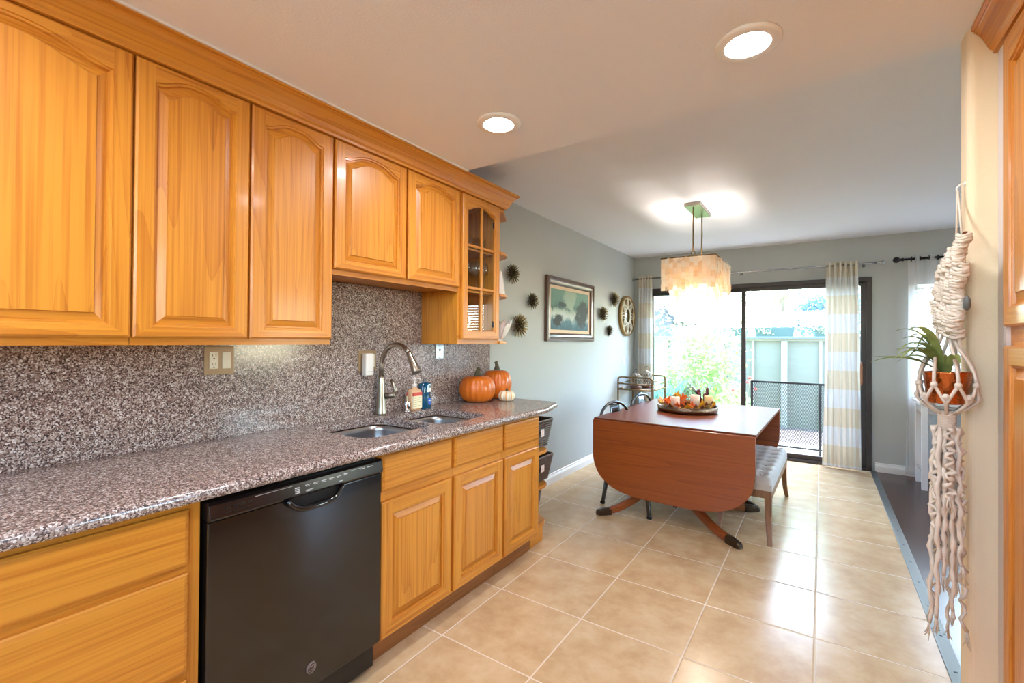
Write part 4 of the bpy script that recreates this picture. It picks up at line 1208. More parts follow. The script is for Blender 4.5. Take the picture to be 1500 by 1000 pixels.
# ------------------------------------------------------------------ pantry on the right
PX = 0.428
pc = thing('pantry_cabinet', 'tall oak pantry cabinet at the right edge of the view', 'cabinet', (1.05, 0.4, 0))
MB().box(PX + .04, 1.049, 0.40, 1.878, 0.1, 2.19).build('cabinet_box', OAK_Z, pc)
f = MB()
for (a, b_) in ((0.40, 0.43), (1.115, 1.165), (1.848, 1.878)): f.box(PX + .020, PX + .04, a, b_, .1, 2.19, 0)
for (a, b_) in ((0.1, .135), (1.30, 1.375), (2.15, 2.19)): f.box(PX + .0201, PX + .04, .43, 1.848, a, b_, 1)
f.build('face_frame', [OAK_Z, OAK_Y], pc)
for (y0, y1) in ((0.415, 1.130), (1.150, 1.866)):
    add_door(pc, 'upper_door', y0, y1, 1.366, 2.180, PX, rise=.05, toprail=.03, facing=-1)
    add_door(pc, 'lower_door', y0, y1, 0.120, 1.312, PX, facing=-1)
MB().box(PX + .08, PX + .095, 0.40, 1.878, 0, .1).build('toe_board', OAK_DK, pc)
t = MB().box(PX + .010, PX + .035, 1.879, 1.949, 0, 2.19)
struct(t.build('trim_2', plain('filler_strip_paint', (214, 208, 206), .5)))
m = MB()
pr = [(0.47, 2.190), (0.428, 2.190), (0.426, 2.200), (0.418, 2.206), (0.412, 2.222), (0.402, 2.246), (0.390, 2.262), (0.386, 2.264), (0.386, 2.270), (0.379, 2.272), (0.379, 2.284), (0.47, 2.284)]
m.prism(pr, 1, 0.35, 1.948)
tag(m.build('crown_moulding', OAK_Y), 'oak crown moulding over the tall pantry on the right', 'moulding')

# ------------------------------------------------------------------ dining table
TX, TY, TZ = -0.893, 4.100, 0.722
tb = thing('dining_table', 'mahogany drop-leaf pedestal table beneath the shell chandelier', 'table', (TX, TY, 0), rz=math.radians(-1.3))
hw, hl = 0.567, 0.752
MB().box(-hw, hw, -hl, hl, TZ - .020, TZ).build('tabletop', MAH_TOP, tb, bevel=.004, seg=3, local=True)
def leaf_poly():
    """hanging leaf outline, x across, depth below the hinge"""
    D, n = .545, 26
    pts = [(-hw + .004, 0), (hw - .004, 0)]
    for i in range(n + 1):
        a = PI * i / n
        c, s_ = math.cos(a), math.sin(a)
        pts.append(((hw - .004) * math.copysign(abs(c) ** .58, c), -.235 - (D - .235) * max(0.0, s_) ** .86))
    return pts
def leaf(sgn):
    y0, y1 = sgn * (hl + .004), sgn * (hl + .024)
    m = MB().prism([(p[0], TZ - .012 + p[1]) for p in leaf_poly()], 1, y0, y1)
    o = m.build('drop_leaf', MAH_X, tb, bevel=.003, local=True)
    h_ = MB()
    for x in (-hw + .05, 0, hw - .05): h_.box(x - .03, x + .03, sgn * (hl - .012) - .006, sgn * (hl - .012) + .006, TZ - .024, TZ - .020)
    h_.build('hinge', BRASS, o, local=True)
leaf(-1); leaf(1)
MB().box(-hw + .07, hw - .07, -hl + .10, hl - .10, TZ - .085, TZ - .020).build('apron', MAH_X, tb, bevel=.003, local=True)
PXO = -.075
for py in (-.40, .40):
    col = MB().lathe([(.085, TZ - .085), (.085, TZ - .11), (.05, TZ - .13), (.04, TZ - .18), (.055, TZ - .26), (.06, TZ - .32), (.045, TZ - .37), (.05, TZ - .40), (.062, TZ - .42), (.062, TZ - .55), (.04, TZ - .57), (0.0, TZ - .575)], (PXO, py, 0), 28)
    po = col.build('pedestal_column', MAH_Z, tb, local=True)
    dirs = [(-.42, -.43), (.56, -.43), (.56, .38), (-.42, .38)]
    for (dx, dy) in dirs:
        # sabre leg: arcs out and down from the column
        L = math.hypot(dx, dy); ux, uy = dx / L, dy / L
        path = bez((.04, 0, .225), (.20, 0, .225), (.34, 0, .030), (L - .05, 0, .028), 16)
        m = MB(); px, pyv = -uy, ux
        rows = []
        for i, q in enumerate(path):
            tq = i / 16
            wv, hv = .028 - .006 * tq, .034 - .012 * tq
            nx = path[min(i + 1, 16)] - path[max(i - 1, 0)]; nx.normalize(); nz = Vector((-nx.z, 0, nx.x))
            ring = []
            for (a, b_) in ((-1, -1), (1, -1), (1, .6), (.55, 1), (-.55, 1), (-1, .6)):
                c = q + nz * (b_ * hv); s_ = a * wv
                ring.append((PXO + c.x * ux + s_ * px, py + c.x * uy + s_ * pyv, max(.004, c.z)))
            rows.append(ring)
        lg = loft(rows); lg.sm = [False] * len(lg.sm)
        lo = lg.build('leg', MAH_X, tb, bevel=.003, local=True)
        e = path[-1]; toe = []
        for (s0, wv, hv, zc) in ((-.055, .026, .026, .028), (-.01, .026, .026, .027), (.045, .023, .020, .022), (.058, .016, .013, .018)):
            ring = []
            for (a, b_) in ((-1, -1), (1, -1), (1, .5), (.5, 1), (-.5, 1), (-1, .5)):
                x = e.x + s0; z = max(.001, zc + b_ * hv); s_ = a * wv
                ring.append((PXO + x * ux + s_ * px, py + x * uy + s_ * pyv, z))
            toe.append(ring)
        tm = loft(toe); tm.sm = [False] * len(tm.sm)
        tm.build('brass_toe_cap', plain('dark_brass_cap', (74, 60, 46), .35, metal=.8), lo, bevel=.002, local=True)

# ------------------------------------------------------------------ tufted bench
bn = thing('bench', 'grey tufted upholstered bench with wooden sabre legs beside the table', 'bench', (-0.418, 4.025, 0), rz=math.radians(-1.5))
bhx, bhy = .165, .545
m = MB()
def seat(u, v):
    x, y = (-1 + 2 * u) * bhx, (-1 + 2 * v) * bhy
    e = min(1, (1 - abs(-1 + 2 * u)) * 4.2) ; e2 = min(1, (1 - abs(-1 + 2 * v)) * 9)
    z = .375 + .060 * (1 - (1 - e) ** 2.5) ** .5 * (1 - (1 - e2) ** 2.5) ** .5
    for i in range(3):
        for j in range(8):
            bx, by = (-.5 + .5 * i) * bhx * 1.15, (-.875 + .25 * j) * bhy
            d2 = ((x - bx) / .032) ** 2 + ((y - by) / .032) ** 2
            z -= .022 * math.exp(-d2)
            d3 = abs(y - by)
            z -= .008 * math.exp(-(d3 / .012) ** 2) * (abs(x) < bhx * .9) / 3
    return (x, y, z)
m.grid(seat, 36, 72)
# side skirt
bt = [(-bhx, -bhy), (bhx, -bhy), (bhx, bhy), (-bhx, bhy)]
for i in range(4):
    (xa, ya), (xb, yb) = bt[i], bt[(i + 1) % 4]
    m.add([(xa, ya, .335), (xb, yb, .335), (xb, yb, .376), (xa, ya, .376)], [(0, 1, 2, 3)])
m.add([(-bhx, -bhy, .335), (bhx, -bhy, .335), (bhx, bhy, .335), (-bhx, bhy, .335)], [(0, 3, 2, 1)])
cu = m.build('seat_cushion', LINEN, bn, local=True, weld=True)
bm_ = MB()
for i in range(3):
    for j in range(8): bm_.ball(((-.5 + .5 * i) * bhx * 1.15, (-.875 + .25 * j) * bhy, .424), .009, 6, 0, (1, 1, .6))
bm_.build('buttons', LINEN, cu, local=True)
b = MB()
for s_ in (-1, 1):
    b.box(s_ * (bhx - .012) - .012, s_ * (bhx - .012) + .012, -bhy + .02, bhy - .02, .285, .335)
    b.box(-bhx + .02, bhx - .02, s_ * (bhy - .012) - .012, s_ * (bhy - .012) + .012, .285, .335)
b.build('seat_rail', BENCH_W, bn, local=True)
for sx in (-1, 1):
    for sy in (-1, 1):
        path = bez((sx * (bhx - .022), sy * (bhy - .022), .335), (sx * (bhx - .022), sy * (bhy - .022), .18), (sx * (bhx - .018), sy * (bhy - .01), .09), (sx * (bhx - .004), sy * (bhy + .050), 0.0), 10)
        rows = []
        for i, q in enumerate(path):
            w_ = .022 - .008 * i / 10
            rows.append([(q.x - w_, q.y - w_, q.z), (q.x + w_, q.y - w_, q.z), (q.x + w_, q.y + w_, q.z), (q.x - w_, q.y + w_, q.z)])
        lg = loft(rows); lg.sm = [False] * len(lg.sm)
        lg.build('leg', BENCH_W, bn, bevel=.003, local=True)

# ------------------------------------------------------------------ metal cafe chairs
def cafe_chair(label, x, y, rz):
    """front of the chair faces +x"""
    t = thing('metal_chair', label, 'chair', (x, y, 0), 'gunmetal cafe chairs at the table', rz)
    m = MB().prism(rrect(-.17, .19, -.18, .18, .05, 5), 2, .425, .437)
    m.build('seat', GUN, t, bevel=.004, local=True)
    MB().tube([(p[0], p[1], .422) for p in rrect(-.172, .192, -.182, .182, .05, 5)], .011, 6, closed=True).build('seat_rim', GUN, t, local=True)
    hoop = [(-.165, -.165, .43), (-.205, -.19, .60)] + [(-.225 - .015 * math.sin(a), -.20 * math.cos(a), .66 + .145 * math.sin(a)) for a in [PI * i / 14 for i in range(15)]] + [(-.205, .19, .60), (-.165, .165, .43)]
    MB().tube(hoop, .0115, 8).build('back_hoop', GUN, t, local=True)
    m = MB()
    def sp(u, v):
        z = .435 + .355 * v
        w_ = .055 + .012 * v
        return (-.168 - .070 * v + .012 * (1 - (2 * u - 1) ** 2) * 0, (-1 + 2 * u) * w_, z)
    m.grid(sp, 6, 10)
    o = m.build('back_splat', GUN, t, local=True); md = o.modifiers.new('solid', 'SOLIDIFY'); md.thickness = .003
    for sx in (-1, 1):
        for sy in (-1, 1):
            a = Vector((.01 + sx * .155, sy * .155, .42)); c = Vector((.01 + sx * .215, sy * .190, 0.004))
            rows = []
            for q in (0, .25, .5, .75, 1):
                p = a.lerp(c, q); w_ = .020 - .007 * q
                rows.append([(p.x - w_, p.y - w_ * .7, p.z), (p.x + w_, p.y - w_ * .7, p.z), (p.x + w_, p.y + w_ * .7, p.z), (p.x - w_, p.y + w_ * .7, p.z)])
            lg = loft(rows); lo = lg.build('leg', GUN, t, bevel=.003, local=True)
            MB().box(c.x - .016, c.x + .016, c.y - .013, c.y + .013, 0, .02).build('foot_cap', BLACK_PL, lo, bevel=.003, local=True)
    b = MB().tube([(-.17, -.165, .20), (.20, .17, .20)], .006, 6).tube([(-.17, .165, .212), (.20, -.17, .212)], .006, 6)
    b.build('cross_brace', GUN, t, local=True)
    return t
cafe_chair('gunmetal metal cafe chair pushed under the table, nearer the kitchen', -1.225, 3.665, -.26)
cafe_chair('gunmetal metal cafe chair pushed under the table, nearer the bar cart', -1.235, 4.420, -.20)

# ------------------------------------------------------------------ tray arrangement on the table
TRX, TRY = -0.955, 4.135
tr = thing('round_tray', 'hammered bronze round tray in the middle of the table', 'tray', (TRX, TRY, TZ))
MB().lathe([(0, .001), (.232, 0), (.240, .004), (.247, .054), (.2445, .055), (.237, .007), (0, .006)], (0, 0, 0), 72).build('tray_body', BRONZE, tr, local=True)
def candle(dx, dy, r, h, mat, label):
    t = thing('pillar_candle', label, 'candle', (TRX + dx, TRY + dy, TZ + .0065))
    MB().lathe([(0, 0), (r, 0), (r, h - .004), (r - .004, h), (r * .8, h - .002), (r * .5, h - .008), (0, h - .010)], (0, 0, 0), 28).build('wax', mat, t, local=True)
    MB().tube([(0, 0, h - .012), (.001, 0, h + .006), (.003, .001, h + .014)], .0014, 5).build('wick', WICK, t, local=True)
candle(-.075, -.095, .036, .122, WAX, 'pale pillar candle at the left front of the tray')
candle(.075, -.045, .037, .143, WAX, 'taller peach pillar candle in the middle of the tray')
candle(.165, .045, .037, .132, WAXY, 'yellowish ribbed pillar candle at the right of the tray')
candle(-.160, .060, .034, .095, WAX, 'pale pillar candle at the back left of the tray behind leaves')
cl = thing('mercury_glass_cloche', 'ribbed mercury glass dome among the leaves on the tray', 'cloche', (TRX + .005, TRY + .085, TZ + .0065))
MB().lathe([(.072, 0), (.074, .02), (.073, .085), (.066, .138), (.050, .176), (.026, .198), (.006, .205)], (0, 0, 0), 72, fn=lambda a, z: 1 + .025 * math.cos(a * 18)).build('dome', GLASSM, cl, local=True)
MB().ball((0, 0, .216), .012, 8).build('knob', GLASSM, cl, local=True)
def maple(name, mat, p, rot, s_, label, cat='leaf'):
    spec = [(0, -.55), (.10, -.2), (.45, -.38), (.38, -.12), (.85, .02), (.55, .15), (.62, .48), (.30, .33), (.18, .62), (0, 1.0), (-.18, .62), (-.30, .33), (-.62, .48), (-.55, .15), (-.85, .02), (-.38, -.12), (-.45, -.38), (-.10, -.2)]
    m = MB(); M = Matrix.Translation(p) @ rot.to_matrix().to_4x4()
    v = [(0, .1, 0)] + [(x, y, -.18 * abs(x) + .10 * math.sin(5 * x + y)) for x, y in spec]
    n = len(spec)
    m.add([M @ (Vector(q) * s_) for q in v], [(0, 1 + i, 1 + (i + 1) % n) for i in range(n)], 0, False)
    o = m.build(name, mat, recalc=False)
    md = o.modifiers.new('solid', 'SOLIDIFY'); md.thickness = .0012
    return tag(o, label, cat, 'autumn leaves on the tray')
from mathutils import Euler
rl = random.Random(3)
cols = [(MAPLE_O, 'orange'), (MAPLE_Y, 'yellow'), (MAPLE_B, 'brown')]
for i in range(40):
    a = -PI + 2 * PI * i / 40 + rl.uniform(-.08, .08)
    r_ = rl.uniform(.185, .225)
    mt, nm = cols[rl.choice([0, 0, 1, 1, 2])] if math.cos(a) < .75 else cols[rl.choice([1, 2, 2])]
    z = TZ + rl.uniform(.055, .085)
    rot = Euler((rl.uniform(.4, 1.1), rl.uniform(-.5, .5), a - PI / 2 + rl.uniform(-.5, .5)))
    maple('maple_leaf', mt, Vector((TRX + r_ * math.cos(a), TRY + r_ * math.sin(a), z)), rot, rl.uniform(.036, .048), '%s maple leaf lying around the rim of the bronze tray' % nm)
for (dx, dy, z, mt, nm, s_) in ((-.075, -.035, .135, MAPLE_Y, 'bright yellow maple leaf standing behind the left front candle', .05), (-.015, -.07, .12, MAPLE_O, 'bright orange maple leaf standing right of the left front candle', .05), (.06, -.125, .06, MAPLE_O, 'orange maple leaf standing before the middle candle', .05), (.135, -.07, .07, MAPLE_Y, 'large mustard maple leaf between the middle and right candles', .058), (-.15, -.05, .08, MAPLE_O, 'orange maple leaf standing left of the left front candle', .055)):
    maple('maple_leaf', mt, Vector((TRX + dx, TRY + dy, TZ + z)), Euler((1.25, rl.uniform(-.3, .3), rl.uniform(-.3, .3))), s_, nm)
g_ = thing('ornamental_gourd', 'small orange gourd in the front middle of the tray', 'gourd', (TRX + .000, TRY - .165, TZ + .0065))
MB().lathe([(.0001, 0), (.026, .004), (.038, .022), (.033, .040), (.012, .048), (.0001, .046)], (0, 0, 0), 40, fn=lambda a, z: 1 - .10 * abs(math.cos(a * 4)) ** 5).build('skin', GOURD, g_, local=True)
MB().tube([(0, 0, .044), (.003, 0, .058)], [.006, .004], 6).build('stem', PSTEM, g_, local=True)
m = MB()
for i in range(9):
    a = rl.uniform(0, 2 * PI); q = rl.uniform(.02, .05)
    top = (TRX + .105 + q * math.cos(a), TRY + .10 + q * math.sin(a), TZ + rl.uniform(.13, .19))
    m.tube([(TRX + .105, TRY + .10, TZ + .008), (TRX + .105 + q * .4 * math.cos(a), TRY + .10 + q * .4 * math.sin(a), TZ + .09), top], [.003, .004, .009], 6)
    m.ball(top, .013, 6, 0, (1, 1, 1.5))
tag(m.build('dried_seedpods', PURPLE), 'bundle of dark purple dried seed pods behind the tray candles', 'dried flowers')
pcn = MB()
for k in range(7):
    for j in range(8):
        a = 2 * PI * (j + .5 * (k % 2)) / 8; r_ = .030 * math.sin(PI * (k + 1) / 8.5); z = TZ + .012 + k * .0095
        pcn.ball((TRX - .125 + r_ * math.cos(a), TRY + .145 + r_ * math.sin(a), z + .055), .0085, 4, 0, (1, 1, .6))
pcn.tube([(TRX - .125, TRY + .145, TZ + .006), (TRX - .125, TRY + .145, TZ + .12)], .015, 6)
tag(pcn.build('pine_cone', PINEC), 'brown pine cone at the back left of the tray', 'pine cone')

# ------------------------------------------------------------------ capiz chandelier
CXC, CYC = -0.858, 4.05
ch = thing('chandelier', 'tiered capiz shell chandelier hanging over the table', 'chandelier', (CXC, CYC, CZ))
MB().box(-.062, .062, -.21, .21, -.028, -.0005).build('canopy', BRUSHED, ch, bevel=.003, local=True)
for (x, y) in ((-.0, -.16), (.0, .16)):
    m = MB().tube([(x, y, -.028), (x, y, -.385)], .006, 8)
    ro = m.build('hanging_rod', BRASS, ch, local=True)
    MB().tube([(x + .016 * math.cos(a), y, -.400 + .016 * math.sin(a)) for a in [2 * PI * i / 16 for i in range(16)]], .003, 6, closed=True).tube([(x, y, -.416), (x, y, -.452)], .004, 6).build('ring_link', BRASS, ro, local=True)
tiers = [(.200, .350, -.455, -.675), (.148, .292, -.500, -.755), (.092, .225, -.560, -.870)]
fm = MB()
for (hx, hy, zt_, zb_) in tiers:
    pts = [(-hx, -hy), (hx, -hy), (hx, hy), (-hx, hy)]
    for i in range(4):
        a, b_ = pts[i], pts[(i + 1) % 4]
        fm.tube([(a[0], a[1], zt_), (b_[0], b_[1], zt_)], .005, 6)
for y in (-.16, 0, .16): fm.tube([(-.2, y, -.455), (.2, y, -.455)], .005, 6)
fm.tube([(0, -.35, -.455), (0, .35, -.455)], .005, 6)
for (x, y) in ((-.148, -.292), (.148, -.292), (-.148, .292), (.148, .292), (-.092, -.225), (.092, -.225), (.092, .225), (-.092, .225)): fm.tube([(x, y, -.455), (x, y, -.56 if abs(x) < .1 else -.50)], .003, 5)
fm.build('frame', BRASS, ch, local=True)
rc = random.Random(11)
for (hx, hy, zt_, zb_) in tiers:
    m = MB()
    sides = [((-hx, -hy), (hx, -hy)), ((hx, -hy), (hx, hy)), ((hx, hy), (-hx, hy)), ((-hx, hy), (-hx, -hy))]
    for (a, b_) in sides:
        L = math.hypot(b_[0] - a[0], b_[1] - a[1]); n = round(L / .030)
        ux, uy = (b_[0] - a[0]) / L, (b_[1] - a[1]) / L
        for i in range(n):
            c = (i + .5) / n; px, py = a[0] + (b_[0] - a[0]) * c, a[1] + (b_[1] - a[1]) * c
            z = zt_ + rc.uniform(-.004, .01)
            while z > zb_ + rc.uniform(0, .03):
                hgt = rc.uniform(.044, .054); wv = .0165; tw = rc.uniform(-.35, .35); o_ = rc.uniform(-.003, .003)
                cu_, su_ = math.cos(tw), math.sin(tw)
                vx, vy = ux * cu_ - uy * su_, uy * cu_ + ux * su_
                nx, ny = uy, -ux
                p0 = (px - vx * wv + nx * o_, py - vy * wv + ny * o_); p1 = (px + vx * wv + nx * o_, py + vy * wv + ny * o_)
                ti = rc.uniform(-.004, .004)
                m.add([(p0[0], p0[1], z), (p1[0], p1[1], z), (p1[0] + nx * ti, p1[1] + ny * ti, z - hgt), (p0[0] + nx * ti, p0[1] + ny * ti, z - hgt)], [(0, 1, 2, 3)])
                z -= hgt - .008
    m.build('capiz_tier', CAPIZ, ch, local=True, recalc=False)
for y in (-.18, 0, .18):
    so = MB().tube([(0, y, -.455), (0, y, -.66), (0, y, -.665), (0, y, -.70)], [.004, .004, .012, .012], 8).build('lamp_socket', BRASS, ch, local=True)
    MB().ball((0, y, -.72), .019, 8, 0, (1, 1, 1.25)).build('bulb', BULBE, so, local=True)
    l = bpy.data.lights.new('chandelier_bulb', 'POINT'); l.energy = 32; l.color = (1.0, .90, .79); l.shadow_soft_size = .027
    lo = bpy.data.objects.new('chandelier_lamp', l); COL.objects.link(lo); lo.parent = ch; lo.location = (0, y, -.72)

# ------------------------------------------------------------------ picture, wall bursts, lattice mirror, switch
pt = thing('framed_painting', 'dark wood framed seascape painting on the dining wall', 'painting', (WX, 4.13, 1.615))
py0, py1, pz0, pz1 = -.515, .515, -.300, .300
prof = [(0, 0), (0, .030), (.012, .038), (.030, .040), (.040, .030), (.058, .026), (.070, .020), (.078, .008), (.078, 0)]
m = MB()
def frame_loop(d): return [(py0 + d, pz0 + d), (py1 - d, pz0 + d), (py1 - d, pz1 - d), (py0 + d, pz1 - d)]
for (a, da), (c, dc) in zip(prof, prof[1:]):
    A, B_ = frame_loop(a), frame_loop(c); base = len(m.v)
    m.v += [(.001 + da, *q) for q in A] + [(.001 + dc, *q) for q in B_]
    for i in range(4):
        j = (i + 1) % 4; m.face((base + i, base + j, base + 4 + j, base + 4 + i))
m.build('frame', FRAMEW, pt, local=True)
m = MB(); A, B_ = frame_loop(.076), frame_loop(.108)
m.v += [(.010, *q) for q in A] + [(.006, *q) for q in B_]
for i in range(4):
    j = (i + 1) % 4; m.face((i, j, 4 + j, 4 + i))
m.build('linen_liner', LINER, pt, local=True)
A = frame_loop(.106)
MB().box(.002, .0055, A[0][0], A[1][0], A[0][1], A[2][1]).build('canvas', CANVAS, pt, local=True)

def burst(y, z, r, label, seed):
    t = thing('metal_wall_burst', label, 'wall ornament', (WX, y, z), 'spiky metal bursts on the dining wall')
    q = random.Random(seed); m = MB()
    n = 84
    for i in range(n):
        cz = (i + .5) / n; ph = i * 2.39996
        sn = math.sqrt(1 - cz * cz)
        d = Vector((cz * .75, sn * math.cos(ph), sn * math.sin(ph))).normalized()
        L = r * q.uniform(.85, 1.05) * (0.8 + .2 * sn)
        o = d.orthogonal().normalized(); e = d.cross(o)
        w_ = .0046 * r / .08
        c0 = Vector((r * .22, 0, 0)) + d * r * .12; c1 = Vector((r * .22, 0, 0)) + d * L
        b0 = len(m.v)
        for k in range(4): m.v.append(tuple(c0 + (o * math.cos(k * PI / 2) + e * math.sin(k * PI / 2)) * w_))
        for k in range(4): m.v.append(tuple(c1 + (o * math.cos(k * PI / 2) + e * math.sin(k * PI / 2)) * w_ * .55))
        for k in range(4): m.face((b0 + k, b0 + (k + 1) % 4, b0 + 4 + (k + 1) % 4, b0 + 4 + k))
        m.face((b0 + 4, b0 + 5, b0 + 6, b0 + 7))
    m.build('spikes', SPIKES, t, local=True)
    MB().ball((r * .22, 0, 0), r * .22, 8).build('core', URCHD, t, local=True)
burst(3.055, 1.850, .082, 'large spiky metal burst nearest the oak cabinets, upper one', 1)
burst(3.365, 1.655, .075, 'small spiky metal burst just left of the painting', 2)
burst(3.150, 1.440, .100, 'largest spiky metal burst beside the white shell bowl', 3)
burst(5.215, 1.815, .094, 'spiky metal burst right of the painting, topmost of three', 4)
burst(4.880, 1.625, .088, 'spiky metal burst right of the painting, nearest its frame', 5)
burst(5.085, 1.440, .070, 'smallest spiky metal burst, lowest right of the painting', 6)

lm = thing('lattice_mirror', 'round lattice framed mirror near the curtain corner', 'mirror', (WX, 5.690, 1.640))
Rm = .255
MB().lathe([(Rm - .018, .012), (Rm - .016, .040), (Rm, .040), (Rm, .001), (Rm - .018, .001)], (0, 0, 0), 56, axis=0).build('rim', LATTRIM, lm, local=True)
MB().lathe([(Rm - .017, .004), (0, .0045)], (0, 0, 0), 48, axis=0).build('backing', LATBACK, lm, local=True)
m = MB()
def ringp(cy, cz, r, n=22): return [(.030, cy + r * math.cos(2 * PI * i / n), cz + r * math.sin(2 * PI * i / n)) for i in range(n)]
m.tube(ringp(0, 0, .090, 32), .008, 6, closed=True)
for k in range(8):
    a = 2 * PI * k / 8 + PI / 8
    m.tube(ringp(.165 * math.cos(a), .165 * math.sin(a), .066), .0065, 6, closed=True)
    m.tube([(.030, .09 * math.cos(a + PI / 8), .09 * math.sin(a + PI / 8)), (.030, .238 * math.cos(a + PI / 8), .238 * math.sin(a + PI / 8))], .006, 6)
    m.tube([(.030, .10 * math.cos(a - .1), .10 * math.sin(a - .1)), (.030, .235 * math.cos(a + .32), .235 * math.sin(a + .32))], .0055, 6)
    m.tube([(.030, .10 * math.cos(a + .1), .10 * math.sin(a + .1)), (.030, .235 * math.cos(a - .32), .235 * math.sin(a - .32))], .0055, 6)
m.build('lattice', LATT, lm, local=True)
MB().lathe([(.088, .010), (.088, .022), (0, .022)], (0, 0, 0), 36, axis=0).build('mirror_disc', MIRROR, lm, local=True)
t = thing('light_switch', 'white light switch plate on the dining wall near the cart', 'switch', (WX, 5.635, 1.075))
MB().box(.0005, .006, -.036, .036, -.058, .058).build('wall_plate', WHITE_PL, t, bevel=.002, local=True)
MB().box(.006, .010, -.014, .014, -.03, .03).build('rocker', WHITE_PL, t, bevel=.002, local=True)

# ------------------------------------------------------------------ bar cart
bc = thing('bar_cart', 'slim bronze bar cart with shelves in the dining corner', 'bar cart', (-1.83, 5.61, 0))
cx0, cx1, cy0, cy1 = -.205, .205, -.265, .265
zs, zr = .745, .890
for (x, s_) in ((cx0, -1), (cx1, 1)):
    for y in (cy0, cy1):
        MB().tube([(x, y, .07), (x, y, zs), (x, y, zr - .035)] + [(x - s_ * .0, y, zr - .012)], .010, 8).build('post', BRASS, bc, local=True)
for y in (cy0, cy1):
    MB().tube([(cx0, y, zr - .03), (cx0 + .01, y, zr - .008), (cx0 + .035, y, zr), (cx1 - .035, y, zr), (cx1 - .01, y, zr - .008), (cx1, y, zr - .03)], .010, 8).tube([(cx0, y, zs + .065), (cx1, y, zs + .065)], .007, 8).build('end_rail', BRASS, bc, local=True)
for x in (cx0, cx1):
    MB().tube([(x, cy0, zs + .065), (x, cy1, zs + .065)], .007, 8).build('side_rail', BRASS, bc, local=True)
for z in (zs, .25):
    b = MB()
    for (a, c) in (((cx0, cy0), (cx1, cy0)), ((cx1, cy0), (cx1, cy1)), ((cx1, cy1), (cx0, cy1)), ((cx0, cy1), (cx0, cy0))): b.tube([(*a, z), (*c, z)], .011, 8)
    so = b.build('shelf_frame', BRASS, bc, local=True)
    MB().box(cx0, cx1, cy0, cy1, z - .004, z + .004).build('shelf_panel', plain('shelf_smoked_mirror', (150, 146, 140), .12, metal=.6), so, local=True)
for x in (cx0, cx1):
    for y in (cy0, cy1):
        MB().lathe([(0, -.010), (.030, -.010), (.034, 0), (.030, .010), (0, .010)], (x, y, .034), 16, axis=0).tube([(x, y, .034), (x, y, .075)], .006, 6).build('caster', BLACK_PL, bc, local=True)
def cloche_stand(x, y, z, r, h, label):
    t = thing('wire_lantern', label, 'lantern', (x, y, z))
    MB().lathe([(0, 0), (r, 0), (r, .022), (r * .9, .030), (0, .030)], (0, 0, 0), 24).build('base', DOWEL, t, local=True)
    m = MB()
    for k in range(6):
        a = PI * k / 6
        m.tube([(r * 1.05 * math.cos(a) * math.cos(b_), r * 1.05 * math.sin(a) * math.cos(b_), .028 + h * .45 + h * .45 * math.sin(b_)) for b_ in [-PI / 2 + 2 * PI * i / 24 for i in range(24)]], .0045, 6, closed=True)
    m.build('wire_cage', BRUSHED, t, local=True)
    MB().lathe([(r * .5, .030), (r * .8, .05), (r * .85, .10), (r * .6, .03 + h * .6), (r * .35, .03 + h * .7)], (0, 0, 0), 22).build('glass_globe', GLASSC, t, local=True)
    MB().tube([(r * .3, 0, .028 + h * .88)] + [(.035 * math.cos(a), 0, .03 + h * .9 + .05 * math.sin(a)) for a in [PI * i / 10 for i in range(11)]], .003, 5).build('carry_handle', BRASS, t, local=True)
cloche_stand(-1.87, 5.50, zs + .005, .065, .17, 'wire globe lantern at the front of the bar cart')
cloche_stand(-1.80, 5.70, zs + .005, .060, .20, 'taller wire globe lantern at the back of the bar cart')

# ------------------------------------------------------------------ curtains and rods
def finial_rod(name, label, x0, x1, y, z, mat, r, ballr, ends=(True, True)):
    t = thing(name, label, 'curtain rod', ((x0 + x1) / 2, FY, z))
    MB().tube([(x0, y, z), (x1, y, z)], r, 10).build('rod', mat, t)
    for e, x, s_ in ((ends[0], x0, -1), (ends[1], x1, 1)):
        if not e: continue
        m = MB().tube([(x, y, z), (x + s_ * .010, y, z), (x + s_ * .012, y, z), (x + s_ * .030, y, z), (x + s_ * .034, y, z)], [r, r * 1.9, r * 1.2, r * 1.2, r * 1.8], 12)
        m.ball((x + s_ * (.034 + ballr * .8), y, z), ballr, 12)
        m.build('finial', mat, t)
    for x in (x0 + .10, x1 - .13) if x1 - x0 < 1.5 else (x0 + .10, (x0 + x1) / 2, x1 - .10):
        MB().tube([(x, FY - .002, z - .012), (x, FY - .008, z - .012), (x, y, z - .012), (x, y, z - .004)], [.016, .006, .006, .006], 8).build('bracket', mat, t)
    return t
RY = FY - .085
finial_rod('curtain_rod', 'satin nickel curtain rod above the sliding glass door', -2.035, .465, RY, 2.136, RODS, .009, .022)
finial_rod('curtain_rod', 'black iron curtain rod with ball finial above the living room window', .680, 2.55, RY, 2.150, RODB, .011, .030)
def curtain(name, label, x0, x1, zb, zt_, nf, amp, mat, flare=0.0, header=True, gather=0.0, y=None):
    t = thing(name, label, 'curtain', ((x0 + x1) / 2, FY, 0))
    y = RY if y is None else y
    m = MB()
    W = x1 - x0; c = (x0 + x1) / 2
    def fn(u, v):
        z = zb + (zt_ - zb) * v
        k = 1 + flare * (1 - v) ** 1.3
        x = c + (u - .5) * W * k
        ph = u * nf * 2 * PI
        a = amp * (1 - .45 * v)
        return (x + .25 * a * math.sin(2 * ph + 3 * v), y + a * math.sin(ph + .5 * math.sin(2.2 * v)) + .25 * a * math.sin(2.3 * ph + 1.5 * v), z)
    m.grid(fn, nf * 14, 26)
    m.build('cloth_panel', mat, t)
    return t
